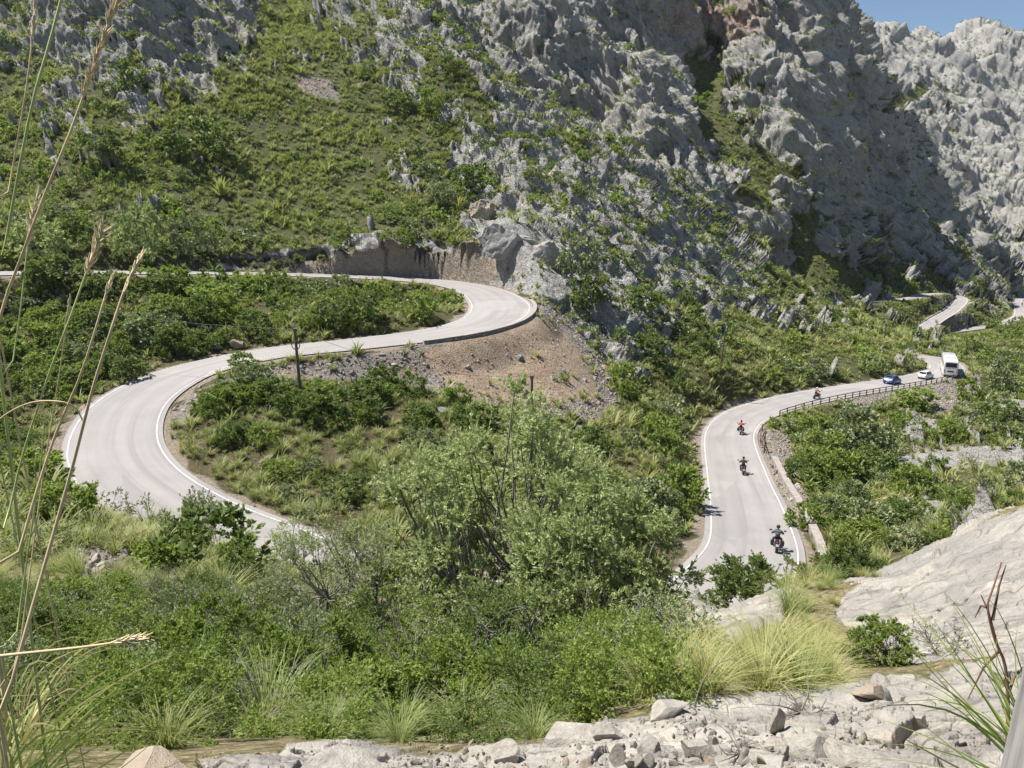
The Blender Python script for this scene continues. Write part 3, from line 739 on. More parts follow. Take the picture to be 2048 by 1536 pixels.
# hidden library of meshes for scattering
def proto_mesh(name, kind, seed):
    if kind == 'tusnear': return weld(nbase(name, tussock(seed, 190, .62, .5, 5, .0045, 1.0), 0, 4, [M_GRASS, M_GRASSG][seed % 2]))
    if kind == 'tus': return weld(nbase(name, tussock(seed, 46, .78, .62, 3, .026), 0, 4, [M_GRASS, M_GRASSG][seed % 2]))
    if kind == 'tusfar': return weld(nbase(name, tussock(seed, 22, .8, .6, 2, .05), 0, 4, [M_GRASS, M_GRASSG][seed % 2]))
    mat = {'dark': M_DARK, 'green': M_GREEN, 'grey': M_GREY, 'olive': M_OLIVE}[kind.split('_')[0]]
    lod_ = kind.split('_')[1]
    if lod_ == 'near': V, B = plant(seed, .75, .6, 60, 15, 24, .029, .44, 3, .05, rc=.24, flat=.45, low=.0)
    elif lod_ == 'far': V, B = plant(seed, .8, .55, 14, 5, 5, .17, .75, 1, 0, rc=.32, flat=.42, low=.0)
    else: V, B = plant(seed, .85, .55, 46, 9, 9, .075, .6, 3, .05, rc=.20, flat=.45, low=.02)
    return nbase(name, V, 0, 4, mat)
PM = {}
for kd in ('tusnear', 'tus', 'tusfar', 'dark_far', 'green_far', 'grey_far', 'dark_mid', 'green_mid', 'grey_mid', 'olive_mid', 'green_near', 'dark_near', 'grey_near'):
    PM[kd] = [proto_mesh('plant_'+kd, kd, 11+i) for i in range(4)]
PM['twig_near'] = []
for i in range(4):
    V_, B_ = plant(61+i, .75, .55, 30, 16, 2, .045, .42, 5, .05, rc=.3, flat=.45, low=.0)
    PM['twig_near'].append(B_.mesh('bare_twigs', M_BARK))
print('protos', time.time()-T0)

# scatter over the ground sheet
def face_samples(dens, cap):
    """random points on the sheet; dens per vertex (per m2)"""
    G = TG; e1 = G[1:, :-1]-G[:-1, :-1]; e2 = G[:-1, 1:]-G[:-1, :-1]
    ar = np.linalg.norm(np.cross(e1, e2), axis=2)
    d_ = dens.reshape(NA, NR)[:-1, :-1]
    lam = np.clip(ar*d_, 0, 3)
    cnt = RNG.poisson(lam); i, j = np.nonzero(cnt)
    rep = cnt[i, j]; i = np.repeat(i, rep); j = np.repeat(j, rep)
    a = RNG.uniform(size=len(i))[:, None]; b_ = RNG.uniform(size=len(i))[:, None]
    p = G[i, j]+e1[i, j]*a+e2[i, j]*b_
    k = i*NR+j
    if len(k) > cap: s_ = RNG.permutation(len(k))[:cap]; p, k = p[s_], k[s_]
    return p, k
# which parts of the sheet can be seen (with a margin), by a depth buffer
def visible():
    u, v, d = proj(P)
    m = (u > -150) & (u < 2200) & (v > -120) & (v < 1700) & (d > 0)
    cs = 8; W_, H_ = 2400//cs, 1900//cs
    iu = ((u+170)/cs).astype(int).clip(0, W_-1); iv = ((v+140)/cs).astype(int).clip(0, H_-1)
    zb = np.full((W_, H_), 1e9); np.minimum.at(zb, (iu[m], iv[m]), D0[m])
    z2 = zb.copy()
    for du in (-1, 0, 1):                         # generous: farthest of the neighbours' nearest
        for dv in (-1, 0, 1):
            z2 = np.maximum(z2, np.where(np.roll(np.roll(zb, du, 0), dv, 1) < 1e8, np.roll(np.roll(zb, du, 0), dv, 1), 0))
    return m & (D0 < z2[iu, iv]*1.03+2.5)
VIS = visible()
clr = np.where(near, sstep(.6, 1.6, e), 1)
clear_ = 1-poly(u, v, P_CLEAR, 10)*(D0 < 45)
VIS = VIS*clear_
okveg = clr*VIS; okvegb = np.where(near, sstep(1.9, 3.2, e), 1)*VIS
rk_ = rockm; open_ = (1-rk_)*(1-.97*scr)*(1-.97*dirt)
steepf = 1-sstep(.45, .7, 1-Nf[:, 2])
bn = noise3(P/9.)*.5+.5; bn2 = noise3(P/3.3+40)*.5+.5
bushf = np.clip(bush*1.5-.9*bn, 0, 1)
farf = sstep(210, 330, D0)
# tussocks
gpatch = gpz
dT = open_*okveg*(1-.75*bushf)*np.where(D0 < 30, 1.6, np.where(D0 < 85, 3.6, np.where(D0 < 130, 2.6, 2.1)))*(1-farf*.55)*(.25+.75*sstep(.3, .62, bn2*.6+bn*.4))
dT = dT*(.3+.7*steepf)*np.where(D0 > 90, .35+1.1*sstep(.36, .62, noise3(P/(11., 6., 11.)+3)*.5+.5), 1)
dT = np.where(D0 < 24, dT*(1+2.6*gpatch), dT); dT = np.where((D0 > 28) & (D0 < 48) & (u < 620), dT*1.8, dT)
dT = np.where(D0 < 4.4, 0, dT) + (.03*scr + .11*rk_*(D0 > 60)*(D0 < 300))*okveg*steepf + .03*rk_*(D0 <= 60)*(1-ledge)*(1-slab)*okveg*steepf
pT, kT = face_samples(dT, 130000)
# bushes
dB = open_*okvegb*(.045+.42*bushf**1.4)*np.where(D0 < 45, .35, 1)*(1-farf*.7) + okveg*rk_*(.10+.15*bush)*(D0 > 45)*(.35+.65*steepf)*(1-bed)*(1-.75*farf)*(1-.4*sstep(500, 900, D0))
dB = np.where(D0 < 24, open_*okveg*.95*(1-.93*gpatch)*(1-slab)*(D0 > 3.4)*(ledge < .1)*(v > 1040)*(u < 1370)*np.where(v > 1380, 2.0, 1)*(.35+1.1*sstep(.35, .6, noise3(P/1.7+9)*.5+.5)), dB)
pB, kB = face_samples(dB, 40000)
print('scatter', len(pT), len(pB), time.time()-T0)
def instancer(name, groups, label, cat):
    """one object: points that carry plants through geometry nodes"""
    pts, rots, scs, ids = groups
    me = bpy.data.meshes.new(name); me.vertices.add(len(pts)); me.vertices.foreach_set('co', pts.astype(np.float32).ravel())
    for k_, a_, ty in (('rot', rots, 'FLOAT_VECTOR'), ('scl', scs, 'FLOAT_VECTOR')):
        at = me.attributes.new(k_, ty, 'POINT'); at.data.foreach_set('vector', a_.astype(np.float32).ravel())
    at = me.attributes.new('pick', 'INT', 'POINT'); at.data.foreach_set('value', ids[0].astype(np.int32))
    o = bpy.data.objects.new(name, me); COL.objects.link(o)
    tree = bpy.data.node_groups.new(name, 'GeometryNodeTree')
    tree.interface.new_socket('Geometry', in_out='INPUT', socket_type='NodeSocketGeometry'); tree.interface.new_socket('Geometry', in_out='OUTPUT', socket_type='NodeSocketGeometry')
    N_ = tree.nodes; L_ = tree.links
    gi = N_.new('NodeGroupInput'); go = N_.new('NodeGroupOutput'); ci = N_.new('GeometryNodeCollectionInfo')
    ci.inputs['Collection'].default_value = ids[1]; ci.inputs['Separate Children'].default_value = True; ci.inputs['Reset Children'].default_value = True
    ip = N_.new('GeometryNodeInstanceOnPoints'); ip.inputs['Pick Instance'].default_value = True
    L_.new(gi.outputs[0], ip.inputs['Points']); L_.new(ci.outputs[0], ip.inputs['Instance'])
    for a_, ty, so in (('rot', 'FLOAT_VECTOR', 'Rotation'), ('scl', 'FLOAT_VECTOR', 'Scale'), ('pick', 'INT', 'Instance Index')):
        na = N_.new('GeometryNodeInputNamedAttribute'); na.data_type = ty; na.inputs['Name'].default_value = a_
        L_.new([x for x in na.outputs if x.enabled][0], ip.inputs[so])
    L_.new(ip.outputs[0], go.inputs[0])
    md = o.modifiers.new('scatter', 'NODES'); md.node_group = tree
    o['kind'] = 'stuff'; o['label'] = label; o['category'] = cat
    return o
def lib(name, kinds):
    c = bpy.data.collections.new(name); i = 0
    for kd in kinds:
        for me in PM[kd]:
            o = bpy.data.objects.new(f'{name}_{i:02d}', me); c.objects.link(o); i += 1
    return c                                                # not linked to the scene: only a source for instances
# tussock types: near detailed, far simple; yellow or green by the mask
nT = len(pT); dTn = np.linalg.norm(pT, axis=1)
yl = (RNG.uniform(size=nT)*.8+.1 < yel[kT])
pick = np.where(dTn < 32, 0, np.where(dTn < 75, 4, 8)) + np.where(yl, 1, 0) + 2*RNG.integers(0, 2, nT)      # seeds 11..14: odd seeds use the green blades
scT = np.exp(RNG.normal(0, .36, nT))*np.where(dTn < 20, .62, 1)*(1+.08*gpz[kT])*np.where(dTn > 130, 1.2, 1)
stk = np.stack([scT*RNG.uniform(.9, 1.2, nT), scT, scT*RNG.uniform(.8, 1.15, nT)], 1)
# seeds start at 11 -> index 0 is odd (green)
instancer('tussock_grass', (pT-np.array([0, 0, .05]), np.stack([RNG.normal(0, .12, nT), RNG.normal(0, .12, nT), RNG.uniform(0, 6.28, nT)], 1), stk, (pick, lib('lib_tussock', ['tusnear', 'tus', 'tusfar']))), 'yellow green tussock grass covering the slopes between the rocks', 'grass')
nBn = len(pB); dBn = np.linalg.norm(pB, axis=1)
szB = np.exp(RNG.normal(.0, .42, nBn))*np.where(rockm[kB] > .5, .8, 1.1)*(.8+.5*bush[kB])*np.where(dBn > 300, 1.5, 1)
szB = np.minimum(szB, 3.4); szB = np.where(dBn < 26, np.clip(szB**1.1, .4, 1.15)*(.6+.4*sstep(5, 14, dBn)), szB)
typ = np.where(RNG.uniform(size=nBn) < .48, 0, np.where(RNG.uniform(size=nBn) < .62, 1, 2))
uB_, vB_, _q = proj(pB); szB = np.where((np.abs(uB_-1640) < 45) & (vB_ > 790) & (vB_ < 872) & (dBn > 80), .45, szB)
key_ = szB/dBn*(dBn > 26)
order = np.argsort(-key_)
NIND = 200
ind = order[:NIND]; rest = order[NIND:]
instancer('low_scrub', (pB[rest]-np.array([0, 0, .08]), np.stack([0*szB[rest], 0*szB[rest], RNG.uniform(0, 6.28, len(rest))], 1),
    np.stack([szB[rest]*1.15, szB[rest]*1.15, szB[rest]*RNG.uniform(.8, 1.2, len(rest))], 1), (np.where(dBn[rest] < 26, np.where(RNG.uniform(size=len(rest)) < .16, 36-typ[rest]*4, 24), np.where(dBn[rest] < 95, 12, 0))+typ[rest]*4+RNG.integers(0, 4, len(rest)), lib('lib_scrub', ['dark_far', 'green_far', 'grey_far', 'dark_mid', 'green_mid', 'grey_mid', 'dark_near', 'green_near', 'grey_near', 'twig_near']))),
    'mixed low green scrub growing among rocks and grass', 'scrub')
ZONES = [((0, 560, 1000, 690), 'in the strip between the two arms of the upper hairpin'), ((0, 0, 1020, 545), 'on the slope above the upper road'), ((300, 700, 1400, 1150), 'on the ground inside the long bend'),
         ((0, 690, 300, 1000), 'on the slope left of the widest bend'), ((1500, 780, 2100, 1060), 'on the rocky bank below the road barrier'), ((0, 1000, 700, 1300), 'on the grassy knoll near the loop'),
         ((1000, 400, 1700, 800), 'on the rocky spur above the main road'), ((1020, 0, 1900, 600), 'on the high cliffs'), ((1500, 560, 2100, 800), 'near the distant hairpin')]
def link(o, name=None): COL.objects.link(o); return o
for q_, i_ in enumerate(ind):
    kd = ['dark_mid', 'green_mid', 'grey_mid'][typ[i_]]
    o = bpy.data.objects.new('shrub', PM[kd][i_ % 4]); COL.objects.link(o)
    o.location = pB[i_]-np.array([0, 0, .1]); o.rotation_euler = (0, 0, RNG.uniform(0, 6.28)); s_ = szB[i_]*1.1
    o.scale = (s_*RNG.uniform(.9, 1.25), s_*RNG.uniform(.9, 1.25), s_)
    uu, vv, _ = proj(pB[i_][None]); z_ = 'on the valley floor beyond the rocks'
    for (a0, b0, a1, b1), t_ in ZONES:
        if a0 <= uu[0] <= a1 and b0 <= vv[0] <= b1: z_ = t_; break
    kn = ['dark green', 'mid green', 'grey green'][typ[i_]]
    o['label'] = f'{kn} rounded shrub {z_}'; o['category'] = 'shrub'; o['group'] = f'{kn} shrubs {z_}'
print('plants', time.time()-T0)
# ------------------------------------------------------------------ placing helpers
PU, PV, PD = proj(P)
def hit(u, v, w=4.):
    """point of the ground seen at a photo pixel"""
    while True:
        m = np.nonzero((np.abs(PU-u) < w) & (np.abs(PV-v) < w) & (PD > 0))[0]
        if len(m): break
        w *= 1.6
    j = m[np.argmin(PD[m]+np.hypot(PU[m]-u, PV[m]-v)*.02*PD[m]/10)]
    return P[j].copy()
RR = np.hypot(TG[:, :, 0], TG[:, :, 1])
def gz(x, y):
    a = math.atan2(x, y); i = int(np.clip(np.searchsorted(az, a), 1, NA-1)); i = i if abs(az[i]-a) < abs(az[i-1]-a) else i-1
    return float(np.interp(math.hypot(x, y), np.maximum.accumulate(RR[i]), TG[i, :, 2]))
def zcoef(v): return -SP + CP*(768-v)/F
def tagit(o, label, cat, group=None, kind=None):
    o['label'] = label
    if cat: o['category'] = cat
    if group: o['group'] = group
    if kind: o['kind'] = kind
    return o
def empty(name, loc, rz=0, rot=None):
    o = bpy.data.objects.new(name, None); o.empty_display_size = .3; COL.objects.link(o); o.location = [float(x) for x in loc]
    o.rotation_euler = rot or (0, 0, rz); return o
def mat(name, col, rough=.6, metal=0, vary=.25, scale=6, spec=.4):
    m, n, l, b = nt(name); g = NB(n, l); co = g.new('ShaderNodeTexCoord').outputs['Object']
    c2 = tuple(x*(1-vary) for x in col)
    l.new(g.mix(g.mr(g.noise(scale, 5, co), .35, .65), c2, col), b.inputs['Base Color'])
    b.inputs['Roughness'].default_value = rough; b.inputs['Metallic'].default_value = metal; b.inputs['Specular IOR Level'].default_value = spec
    return m
# stone materials
def stone_mat(name, c1, c2, c3, sc1=3., bump=.03):
    m, n, l, b = nt(name); g = NB(n, l); co = g.new('ShaderNodeTexCoord').outputs['Object']
    oi = g.new('ShaderNodeObjectInfo').outputs['Random']
    a = g.noise(sc1, 7, co, .65); d_ = g.noise(sc1*7, 5, co, .7)
    c = g.ramp(a, [(.3, c1), (.5, c2), (.7, c3)])
    c = g.mix(g.mr(d_, .5, .7, 0, .6), c, tuple(x*.55 for x in c2))
    c = g.mix(g.math('MULTIPLY', g.math('GREATER_THAN', oi, .8), .55), c, (.42, .30, .18))
    c = g.mix(g.math('MULTIPLY', oi, .3), c, tuple(x*.7 for x in c2))
    l.new(c, b.inputs['Base Color']); b.inputs['Roughness'].default_value = .9; b.inputs['Specular IOR Level'].default_value = .2
    bp = g.new('ShaderNodeBump', {'Strength': .8, 'Distance': bump, 'Height': g.math('ADD', a, g.math('MULTIPLY', d_, .4))}); l.new(bp.outputs[0], b.inputs['Normal'])
    return m
M_STONE = stone_mat('limestone', (.24, .22, .19), (.39, .36, .31), (.50, .46, .395), 5.)
M_SCR = stone_mat('scree_stone', (.22, .20, .18), (.32, .29, .26), (.40, .37, .33), 1.)
M_BOULD = stone_mat('boulder_stone', (.17, .165, .155), (.32, .31, .285), (.40, .385, .355), 3.5, .5)
def stone_mesh(name, seed, npts=12, flat=.6, mat_=None, sub=3, rough=.05, round_=0):
    """a ball cut by random planes: fracture faces meeting at edges"""
    rng = np.random.default_rng(seed); bm = bmesh.new(); bmesh.ops.create_icosphere(bm, subdivisions=sub, radius=1)
    V = np.array([v_.co[:] for v_ in bm.verts])
    for nrm in unit(npts, rng):
        d_ = rng.uniform(.42, .80) + round_
        ov = V @ nrm - d_; V = V - np.outer(np.where(ov > 0, ov, 0)*(1-round_*2), nrm)
    sc_ = np.array([1, rng.uniform(.65, .95), flat*rng.uniform(.85, 1.15)])
    V = V/np.abs(V).max()*.5*sc_
    ns = noise3(V*3.3+seed)*rough*1.2+(np.abs(noise3(V*8+seed))-.2)*rough*.8+noise3(V*19+seed)*rough*.3*(sub > 2)
    V = V*(1+ns)[:, None]
    for v_, q_ in zip(bm.verts, V): v_.co = q_
    me = bpy.data.meshes.new(name); bm.to_mesh(me); bm.free(); me.materials.append(mat_ or M_STONE); me.shade_smooth()
    me.set_sharp_from_angle(angle=math.radians(24)); return me
PM['stone'] = [stone_mesh('stone', 100+i, 9, .65, M_SCR, 2) for i in range(8)]
# rubble on the scree: past counting
dS = (scr*8*(1-.85*dirt) + dirt*1.2*(D0 > 40) + .5*verge)*VIS*np.where(near, sstep(.35, .9, e), 1)*(D0 > 25)*(D0 < 260)*np.where(near & (e < 2.5), .45, 1)*(1-cut*.7)
pS, kS = face_samples(dS, 60000)
nS = len(pS); szS = np.exp(RNG.normal(-1.6, .5, nS)).clip(.08, 1.1)*np.where(dirt[kS] > .5, .8, 1)
instancer('scree_rubble', (pS+np.array([0, 0, 0.02]), RNG.uniform(0, 6.28, (nS, 3)), np.stack([szS*1.3, szS*1.1, szS], 1), (RNG.integers(0, 8, nS), lib('lib_stone', ['stone']))), 'loose grey broken stones of the scree below the upper road', 'rubble')
print('rubble', nS)

# ------------------------------------------------------------------ trees and shrubs one can point to
def planted(name, u, vtop, D, wpx, kind, label, seed, clumps=60, twigs=16, per=16, leaf=.05, aspect=.32, stems=4, flat=.55, rc=.2, bare=.15, low=.15, lean=(0, 0), cat='shrub', group=None, hmin=0, droop=0, grow=1.0):
    p = pt(u, vtop, D); zg = gz(p[0], p[1]); h = max(p[2]-zg, hmin)
    rad = wpx/2*D/F*1.02
    if D < 30: per = int(per*1.9); leaf *= 1.12; clumps = int(clumps*1.1)
    V, B = plant(seed, h, rad, clumps, twigs, per, leaf, aspect, stems, bare, lean, flat, rc, droop, low)
    V[:, :2] *= 1.0
    root = empty(name, (p[0], p[1], zg-.05))
    o = bpy.data.objects.new('crown', nbase('crown', V, 0, 4, kind)); COL.objects.link(o); o.parent = root
    B.obj('trunk' if cat == 'tree' else 'branches', M_BARK, root)
    tagit(root, label, cat, group); return root
NEAR = [
 # u, vtop, D, wpx, mat, label, kwargs
 ('olive_tree', 990, 826, 15, 390, M_OLIVE, 'tall olive tree with pale green leaves in front of the scree', dict(clumps=110, twigs=30, per=19, leaf=.066, aspect=.34, stems=3, flat=.56, rc=.22, low=.16, cat='tree', bare=.08)),
 ('olive_tree', 1200, 975, 12.5, 325, M_OLIVE, 'silvery olive tree beside the near end of the main road', dict(clumps=100, twigs=28, per=18, leaf=.060, aspect=.34, stems=3, flat=.60, rc=.22, low=.10, cat='tree', bare=.08)),
 ('olive_tree', 880, 925, 16, 200, M_OLIVE, 'smaller olive growing against the left side of the tall olive', dict(clumps=45, twigs=14, per=14, leaf=.062, aspect=.3, stems=3, flat=.6, rc=.22, low=.3, cat='tree', bare=.12)),
 ('mastic_shrub', 440, 1222, 9.5, 250, M_GREEN, 'bright green mastic shrub with a square crown above dark bare stems', dict(leaf=.042, aspect=.4, clumps=60, twigs=16, per=15, low=.45, flat=.62)),
 ('mastic_shrub', 250, 1292, 8.4, 250, M_GREEN, 'green mastic shrub behind the horizontal straw stalk', dict(leaf=.04, aspect=.4, clumps=55, twigs=15, per=15)),
 ('mastic_shrub', 640, 1255, 9.2, 230, M_GREEN, 'mid green mastic shrub between the grey thicket and the ledge', dict(leaf=.04, aspect=.4, clumps=55, twigs=15, per=15)),
 ('mastic_shrub', 690, 1372, 6.9, 300, M_GREEN, 'lowest bright mastic shrub right behind the large pale boulder', dict(leaf=.036, aspect=.42, clumps=70, twigs=16, per=15)),
 ('mastic_shrub', 480, 1385, 6.9, 260, M_DARK, 'dark mastic shrub with twisted stems behind the left boulder', dict(leaf=.036, aspect=.42, clumps=55, twigs=15, per=15)),
 ('mastic_shrub', 890, 1325, 7.6, 280, M_GREEN, 'mastic shrub with reddish dead sprigs below the tall olive', dict(leaf=.038, aspect=.4, clumps=60, twigs=16, per=15)),
 ('mastic_shrub', 1085, 1290, 7.7, 250, M_DARK, 'dark shaded shrub under the silvery olive', dict(leaf=.038, aspect=.4, clumps=60, twigs=16, per=15)),
 ('mastic_shrub', 800, 1180, 11.5, 260, M_GREEN, 'twiggy mastic shrub just below the fork of the tall olive', dict(leaf=.045, aspect=.36, clumps=50, twigs=14, per=13, bare=.3)),
 ('mastic_shrub', 1000, 1165, 11, 260, M_DARK, 'dense dark shrub at the foot of the tall olive', dict(leaf=.045, aspect=.36, clumps=55, twigs=15, per=13)),
 ('rosemary_shrub', 640, 1046, 19, 250, M_GREY, 'grey green thicket below the end of the white dashes', dict(leaf=.06, aspect=.28, clumps=60, twigs=14, per=13)),
 ('rosemary_shrub', 585, 1030, 31, 100, M_OLIVE, 'pale bush hiding the end of the loop road', dict(leaf=.08, aspect=.34, clumps=50, twigs=16, per=14, hmin=3)),
 ('rosemary_shrub', 640, 1050, 36, 170, M_GREY, 'wide grey bush over the lower end of the loop road', dict(leaf=.09, aspect=.36, clumps=60, twigs=16, per=16, hmin=3)),
 ('rosemary_shrub', 740, 1085, 34, 170, M_OLIVE, 'pale bush left of the foot of the tall olive', dict(leaf=.09, aspect=.36, clumps=60, twigs=16, per=16, hmin=3)),
 ('rosemary_shrub', 835, 1110, 32, 150, M_GREY, 'grey bush behind the trunk of the smaller olive', dict(leaf=.09, aspect=.36, clumps=50, twigs=16, per=14, hmin=3)),
 ('rosemary_shrub', 745, 1050, 20, 170, M_OLIVE, 'pale feathery shrub left of the tall olive', dict(leaf=.06, aspect=.24, clumps=45, twigs=14, per=13)),
 ('rosemary_shrub', 335, 1168, 13.5, 200, M_GREY, 'sparse grey shrub with bare crooked twigs above the bright mastic', dict(leaf=.04, aspect=.3, clumps=45, twigs=14, per=10, bare=.45)),
 ('rosemary_shrub', 500, 1180, 13, 170, M_GREY, 'sparse grey shrub below the small spreading tree', dict(leaf=.042, aspect=.3, clumps=40, twigs=14, per=11, bare=.4)),
 ('rosemary_shrub', 600, 1210, 11.5, 160, M_GREY, 'half bare grey shrub between two green mastic shrubs', dict(leaf=.04, aspect=.28, clumps=40, twigs=13, per=10, bare=.45)),
 ('broom_shrub', 120, 1180, 15, 230, M_GREEN, 'leafy light green shrub below the patch of grey stones', dict(leaf=.06, aspect=.3, clumps=50, twigs=14, per=12)),
 ('broom_shrub', 465, 1088, 24, 90, M_GREEN, 'small vivid green bush under the spreading tree', dict(leaf=.07, aspect=.4, clumps=26, twigs=10, per=10)),
 ('broom_shrub', 60, 1075, 27, 150, M_DARK, 'dark green shrub at the left end of the grassy knoll', dict(leaf=.07, aspect=.4, clumps=30, twigs=10, per=10)),
 ('mastic_shrub', 60, 1330, 9, 200, M_GREEN, 'green shrub behind the bundle of straw stalks', dict(leaf=.042, aspect=.4, clumps=40, twigs=14, per=14)),
 ('mastic_shrub', 170, 1430, 6.6, 240, M_DARK, 'dark shrub behind the long green grass blades', dict(leaf=.036, aspect=.4, clumps=45, twigs=15, per=14)),
 ('mastic_shrub', 1215, 1335, 8.2, 170, M_OLIVE, 'pale leafed shrub at the edge of the stone ledge', dict(leaf=.045, aspect=.34, clumps=40, twigs=14, per=13)),
 ('juniper_tree', 385, 1014, 37, 135, M_GREY, 'small spreading tree with a bare trunk in front of the asphalt', dict(leaf=.10, aspect=.5, clumps=34, twigs=16, per=22, low=.50, flat=.74, rc=.28, stems=2, cat='tree', hmin=2.2)),
 ('rosemary_shrub', 212, 968, 42, 90, M_GREY, 'grey green bush at the inner corner of the grassy knoll', dict(leaf=.10, aspect=.5, clumps=30, twigs=10, per=10)),
 ('rosemary_shrub', 270, 1005, 41, 100, M_GREY, 'low dull bush next to the asphalt on the knoll', dict(leaf=.10, aspect=.5, clumps=30, twigs=10, per=10)),
 ('lentisk_shrub', 1488, 1116, 24, 135, M_DARK, 'wide green shrub standing before the last motorcycle', dict(leaf=.07, aspect=.45, clumps=70, twigs=18, per=14, low=.25)),
 ('lentisk_shrub', 1600, 1122, 23, 115, M_DARK, 'green shrub under the end of the stone parapet', dict(leaf=.06, aspect=.45, clumps=45, twigs=13, per=12, low=.3)),
 ('lentisk_shrub', 1705, 1095, 21, 120, M_DARK, 'darkest rounded shrub casting shade on the big slab', dict(leaf=.06, aspect=.45, clumps=70, twigs=18, per=14, low=.2)),
 ('lentisk_shrub', 1650, 1135, 20, 110, M_DARK, 'dark shrub left of the round one on the slab', dict(leaf=.05, aspect=.45, clumps=40, twigs=13, per=12)),
 ('rosemary_shrub', 1765, 1268, 7.3, 120, M_GREEN, 'fine leaved light green shrub between slab and ledge', dict(leaf=.022, aspect=.35, clumps=60, twigs=15, per=14, rc=.2, hmin=.5)),
 ('rosemary_shrub', 1880, 1300, 8.6, 160, M_GREY, 'nearly bare grey shrub lying against the big slab', dict(leaf=.02, aspect=.35, clumps=40, twigs=12, per=6, bare=.7, hmin=.35)),
]
for i, (nm, u, vt, D, wp, mt, lb, kw) in enumerate(NEAR):
    planted(nm, u, vt, D, wp, mt, lb, 300+i, **kw)
print('near plants', time.time()-T0)
MID = [ # u, v of the foot, width, height in photo pixels, kind
 (280,524,112,112,'olive','grey crowned tree just above the upper road'), (385,512,95,82,'grey','round bushy tree right of the grey crowned one by the upper road'),
 (85,527,120,92,'olive','wide bushy tree above the hidden start of the upper road'), (397,308,150,80,'dark','large dark oak alone on the open slope'),
 (205,302,90,48,'dark','dark bush left of the lone oak'), (262,180,60,60,'dark','dark tree against the leaning rock fin'), (800,222,75,40,'dark','dark bush among rocks under the ridge'),
 (862,235,60,58,'green','upright green tree among rocks below the ridge'), (905,150,70,35,'dark','flat dark bush on the rocky ridge'), (1160,548,88,82,'grey','grey green tree right of the big boulders'),
 (1172,612,84,62,'dark','dark bush below the grey tree by the boulders'), (1288,618,84,46,'dark','broad dark bush in the middle of the pale rocks'), (1290,725,95,60,'dark','broad dark bush at the foot of the pale rocks'),
 (1247,792,62,68,'green','upright green bush at the end of the scree'), (1742,742,62,40,'olive','windswept tree on the bank above the blue car'), (760,612,66,58,'green','bright green tree inside the upper hairpin'),
 (880,412,72,48,'grey','grey bush left of the big boulders'), (935,372,85,46,'dark','dark bush up the slope from the big boulders'), (1372,612,42,36,'dark','small dark bush on the spur'),
 (1655,900,100,46,'grey','large grey green tree hanging below the road barrier'), (1722,905,115,100,'grey','tallest tree of the thicket below the barrier'), (1580,866,84,44,'green','fresh green bush where the road barrier ends'),
 (1665,955,105,66,'green','green bush at the bottom of the thicket'), (1752,952,90,60,'dark','dark bush right of the thicket bottom'), (1826,812,96,38,'green','spreading green tree below the blue car'),
 (1605,1055,66,60,'green','bush beside the parapet near the last bend'), (1705,1005,70,50,'grey','grey bush between the parapet and the bedrock'), (2032,975,72,56,'grey','grey bush beyond the big slab'), (1998,778,66,66,'grey','round tree on the bank right of the coach'),
 (1938,802,52,52,'green','green tree below the white car'), (2010,835,60,36,'dark','dark bush under the round tree on the bank'),
 (470,805,86,52,'dark','dark bush at the top left of the inner meadow'), (545,802,92,50,'dark','dark bush second along the top of the inner meadow'), (628,806,84,48,'green','green bush left of the ringed pole foot'), (735,800,96,50,'dark','bush below the middle of the scree'),
 (672,650,90,60,'dark','dark round carob nearest the ringed pole'), (720,645,96,66,'dark','dark carob beside the bright green tree'), (505,662,86,46,'dark','dark bush some way left of the round carob'), (430,622,110,60,'green','big green bush below the upper road'),
 (300,690,100,60,'grey','pale bush above the widest bend'), (215,600,100,56,'dark','dark bush near the left end of the upper road'), (120,560,120,50,'dark','dark bush hiding the left end of the upper road'), (330,590,100,46,'dark','dark bush under the edge of the upper road'),
 (120,790,110,60,'dark','dark bush left of the widest bend'), (260,760,80,50,'dark','dark bush touching the outer edge of the widest bend'), (60,700,120,60,'green','green bush far left of the loop'),
 (950,860,110,55,'dark','dark bush just behind the tip of the tall olive'), (1215,1000,110,60,'dark','dark bush right behind the silvery olive'), (1310,1010,100,60,'dark','dark bush left of the straight road'), (1330,905,90,50,'green','bush inside the bend of the main road'),
 (560,960,90,45,'green','low bush near the white rocks in the meadow'), (680,1000,100,50,'dark','dark bush in front of the meadow'), (1080,905,80,44,'dark','bush behind the right shoulder of the tall olive'), (840,850,90,46,'dark','bush at the foot of the scree near the dead tree'),
]
for i, (u, v, w_, h_, kd, lb) in enumerate(MID):
    b_ = hit(u, v-2); D = b_[1]*CP-b_[2]*SP
    me = PM[kd+'_mid'][i % 4]
    name = 'tree' if 'tree' in lb or 'oak' in lb or 'carob' in lb else 'shrub'
    o = bpy.data.objects.new({'tree': 'small_tree', 'shrub': 'bush'}[name], me); COL.objects.link(o)
    sx = w_*D/F/1.22; sz_ = h_*D/F/.92
    o.location = b_-np.array([0, 0, .12]); o.scale = (sx, sx*.9, sz_); o.rotation_euler = (0, 0, RNG.uniform(0, 6.28))
    tagit(o, lb, 'tree' if name == 'tree' else 'shrub')
print('mid plants', time.time()-T0)

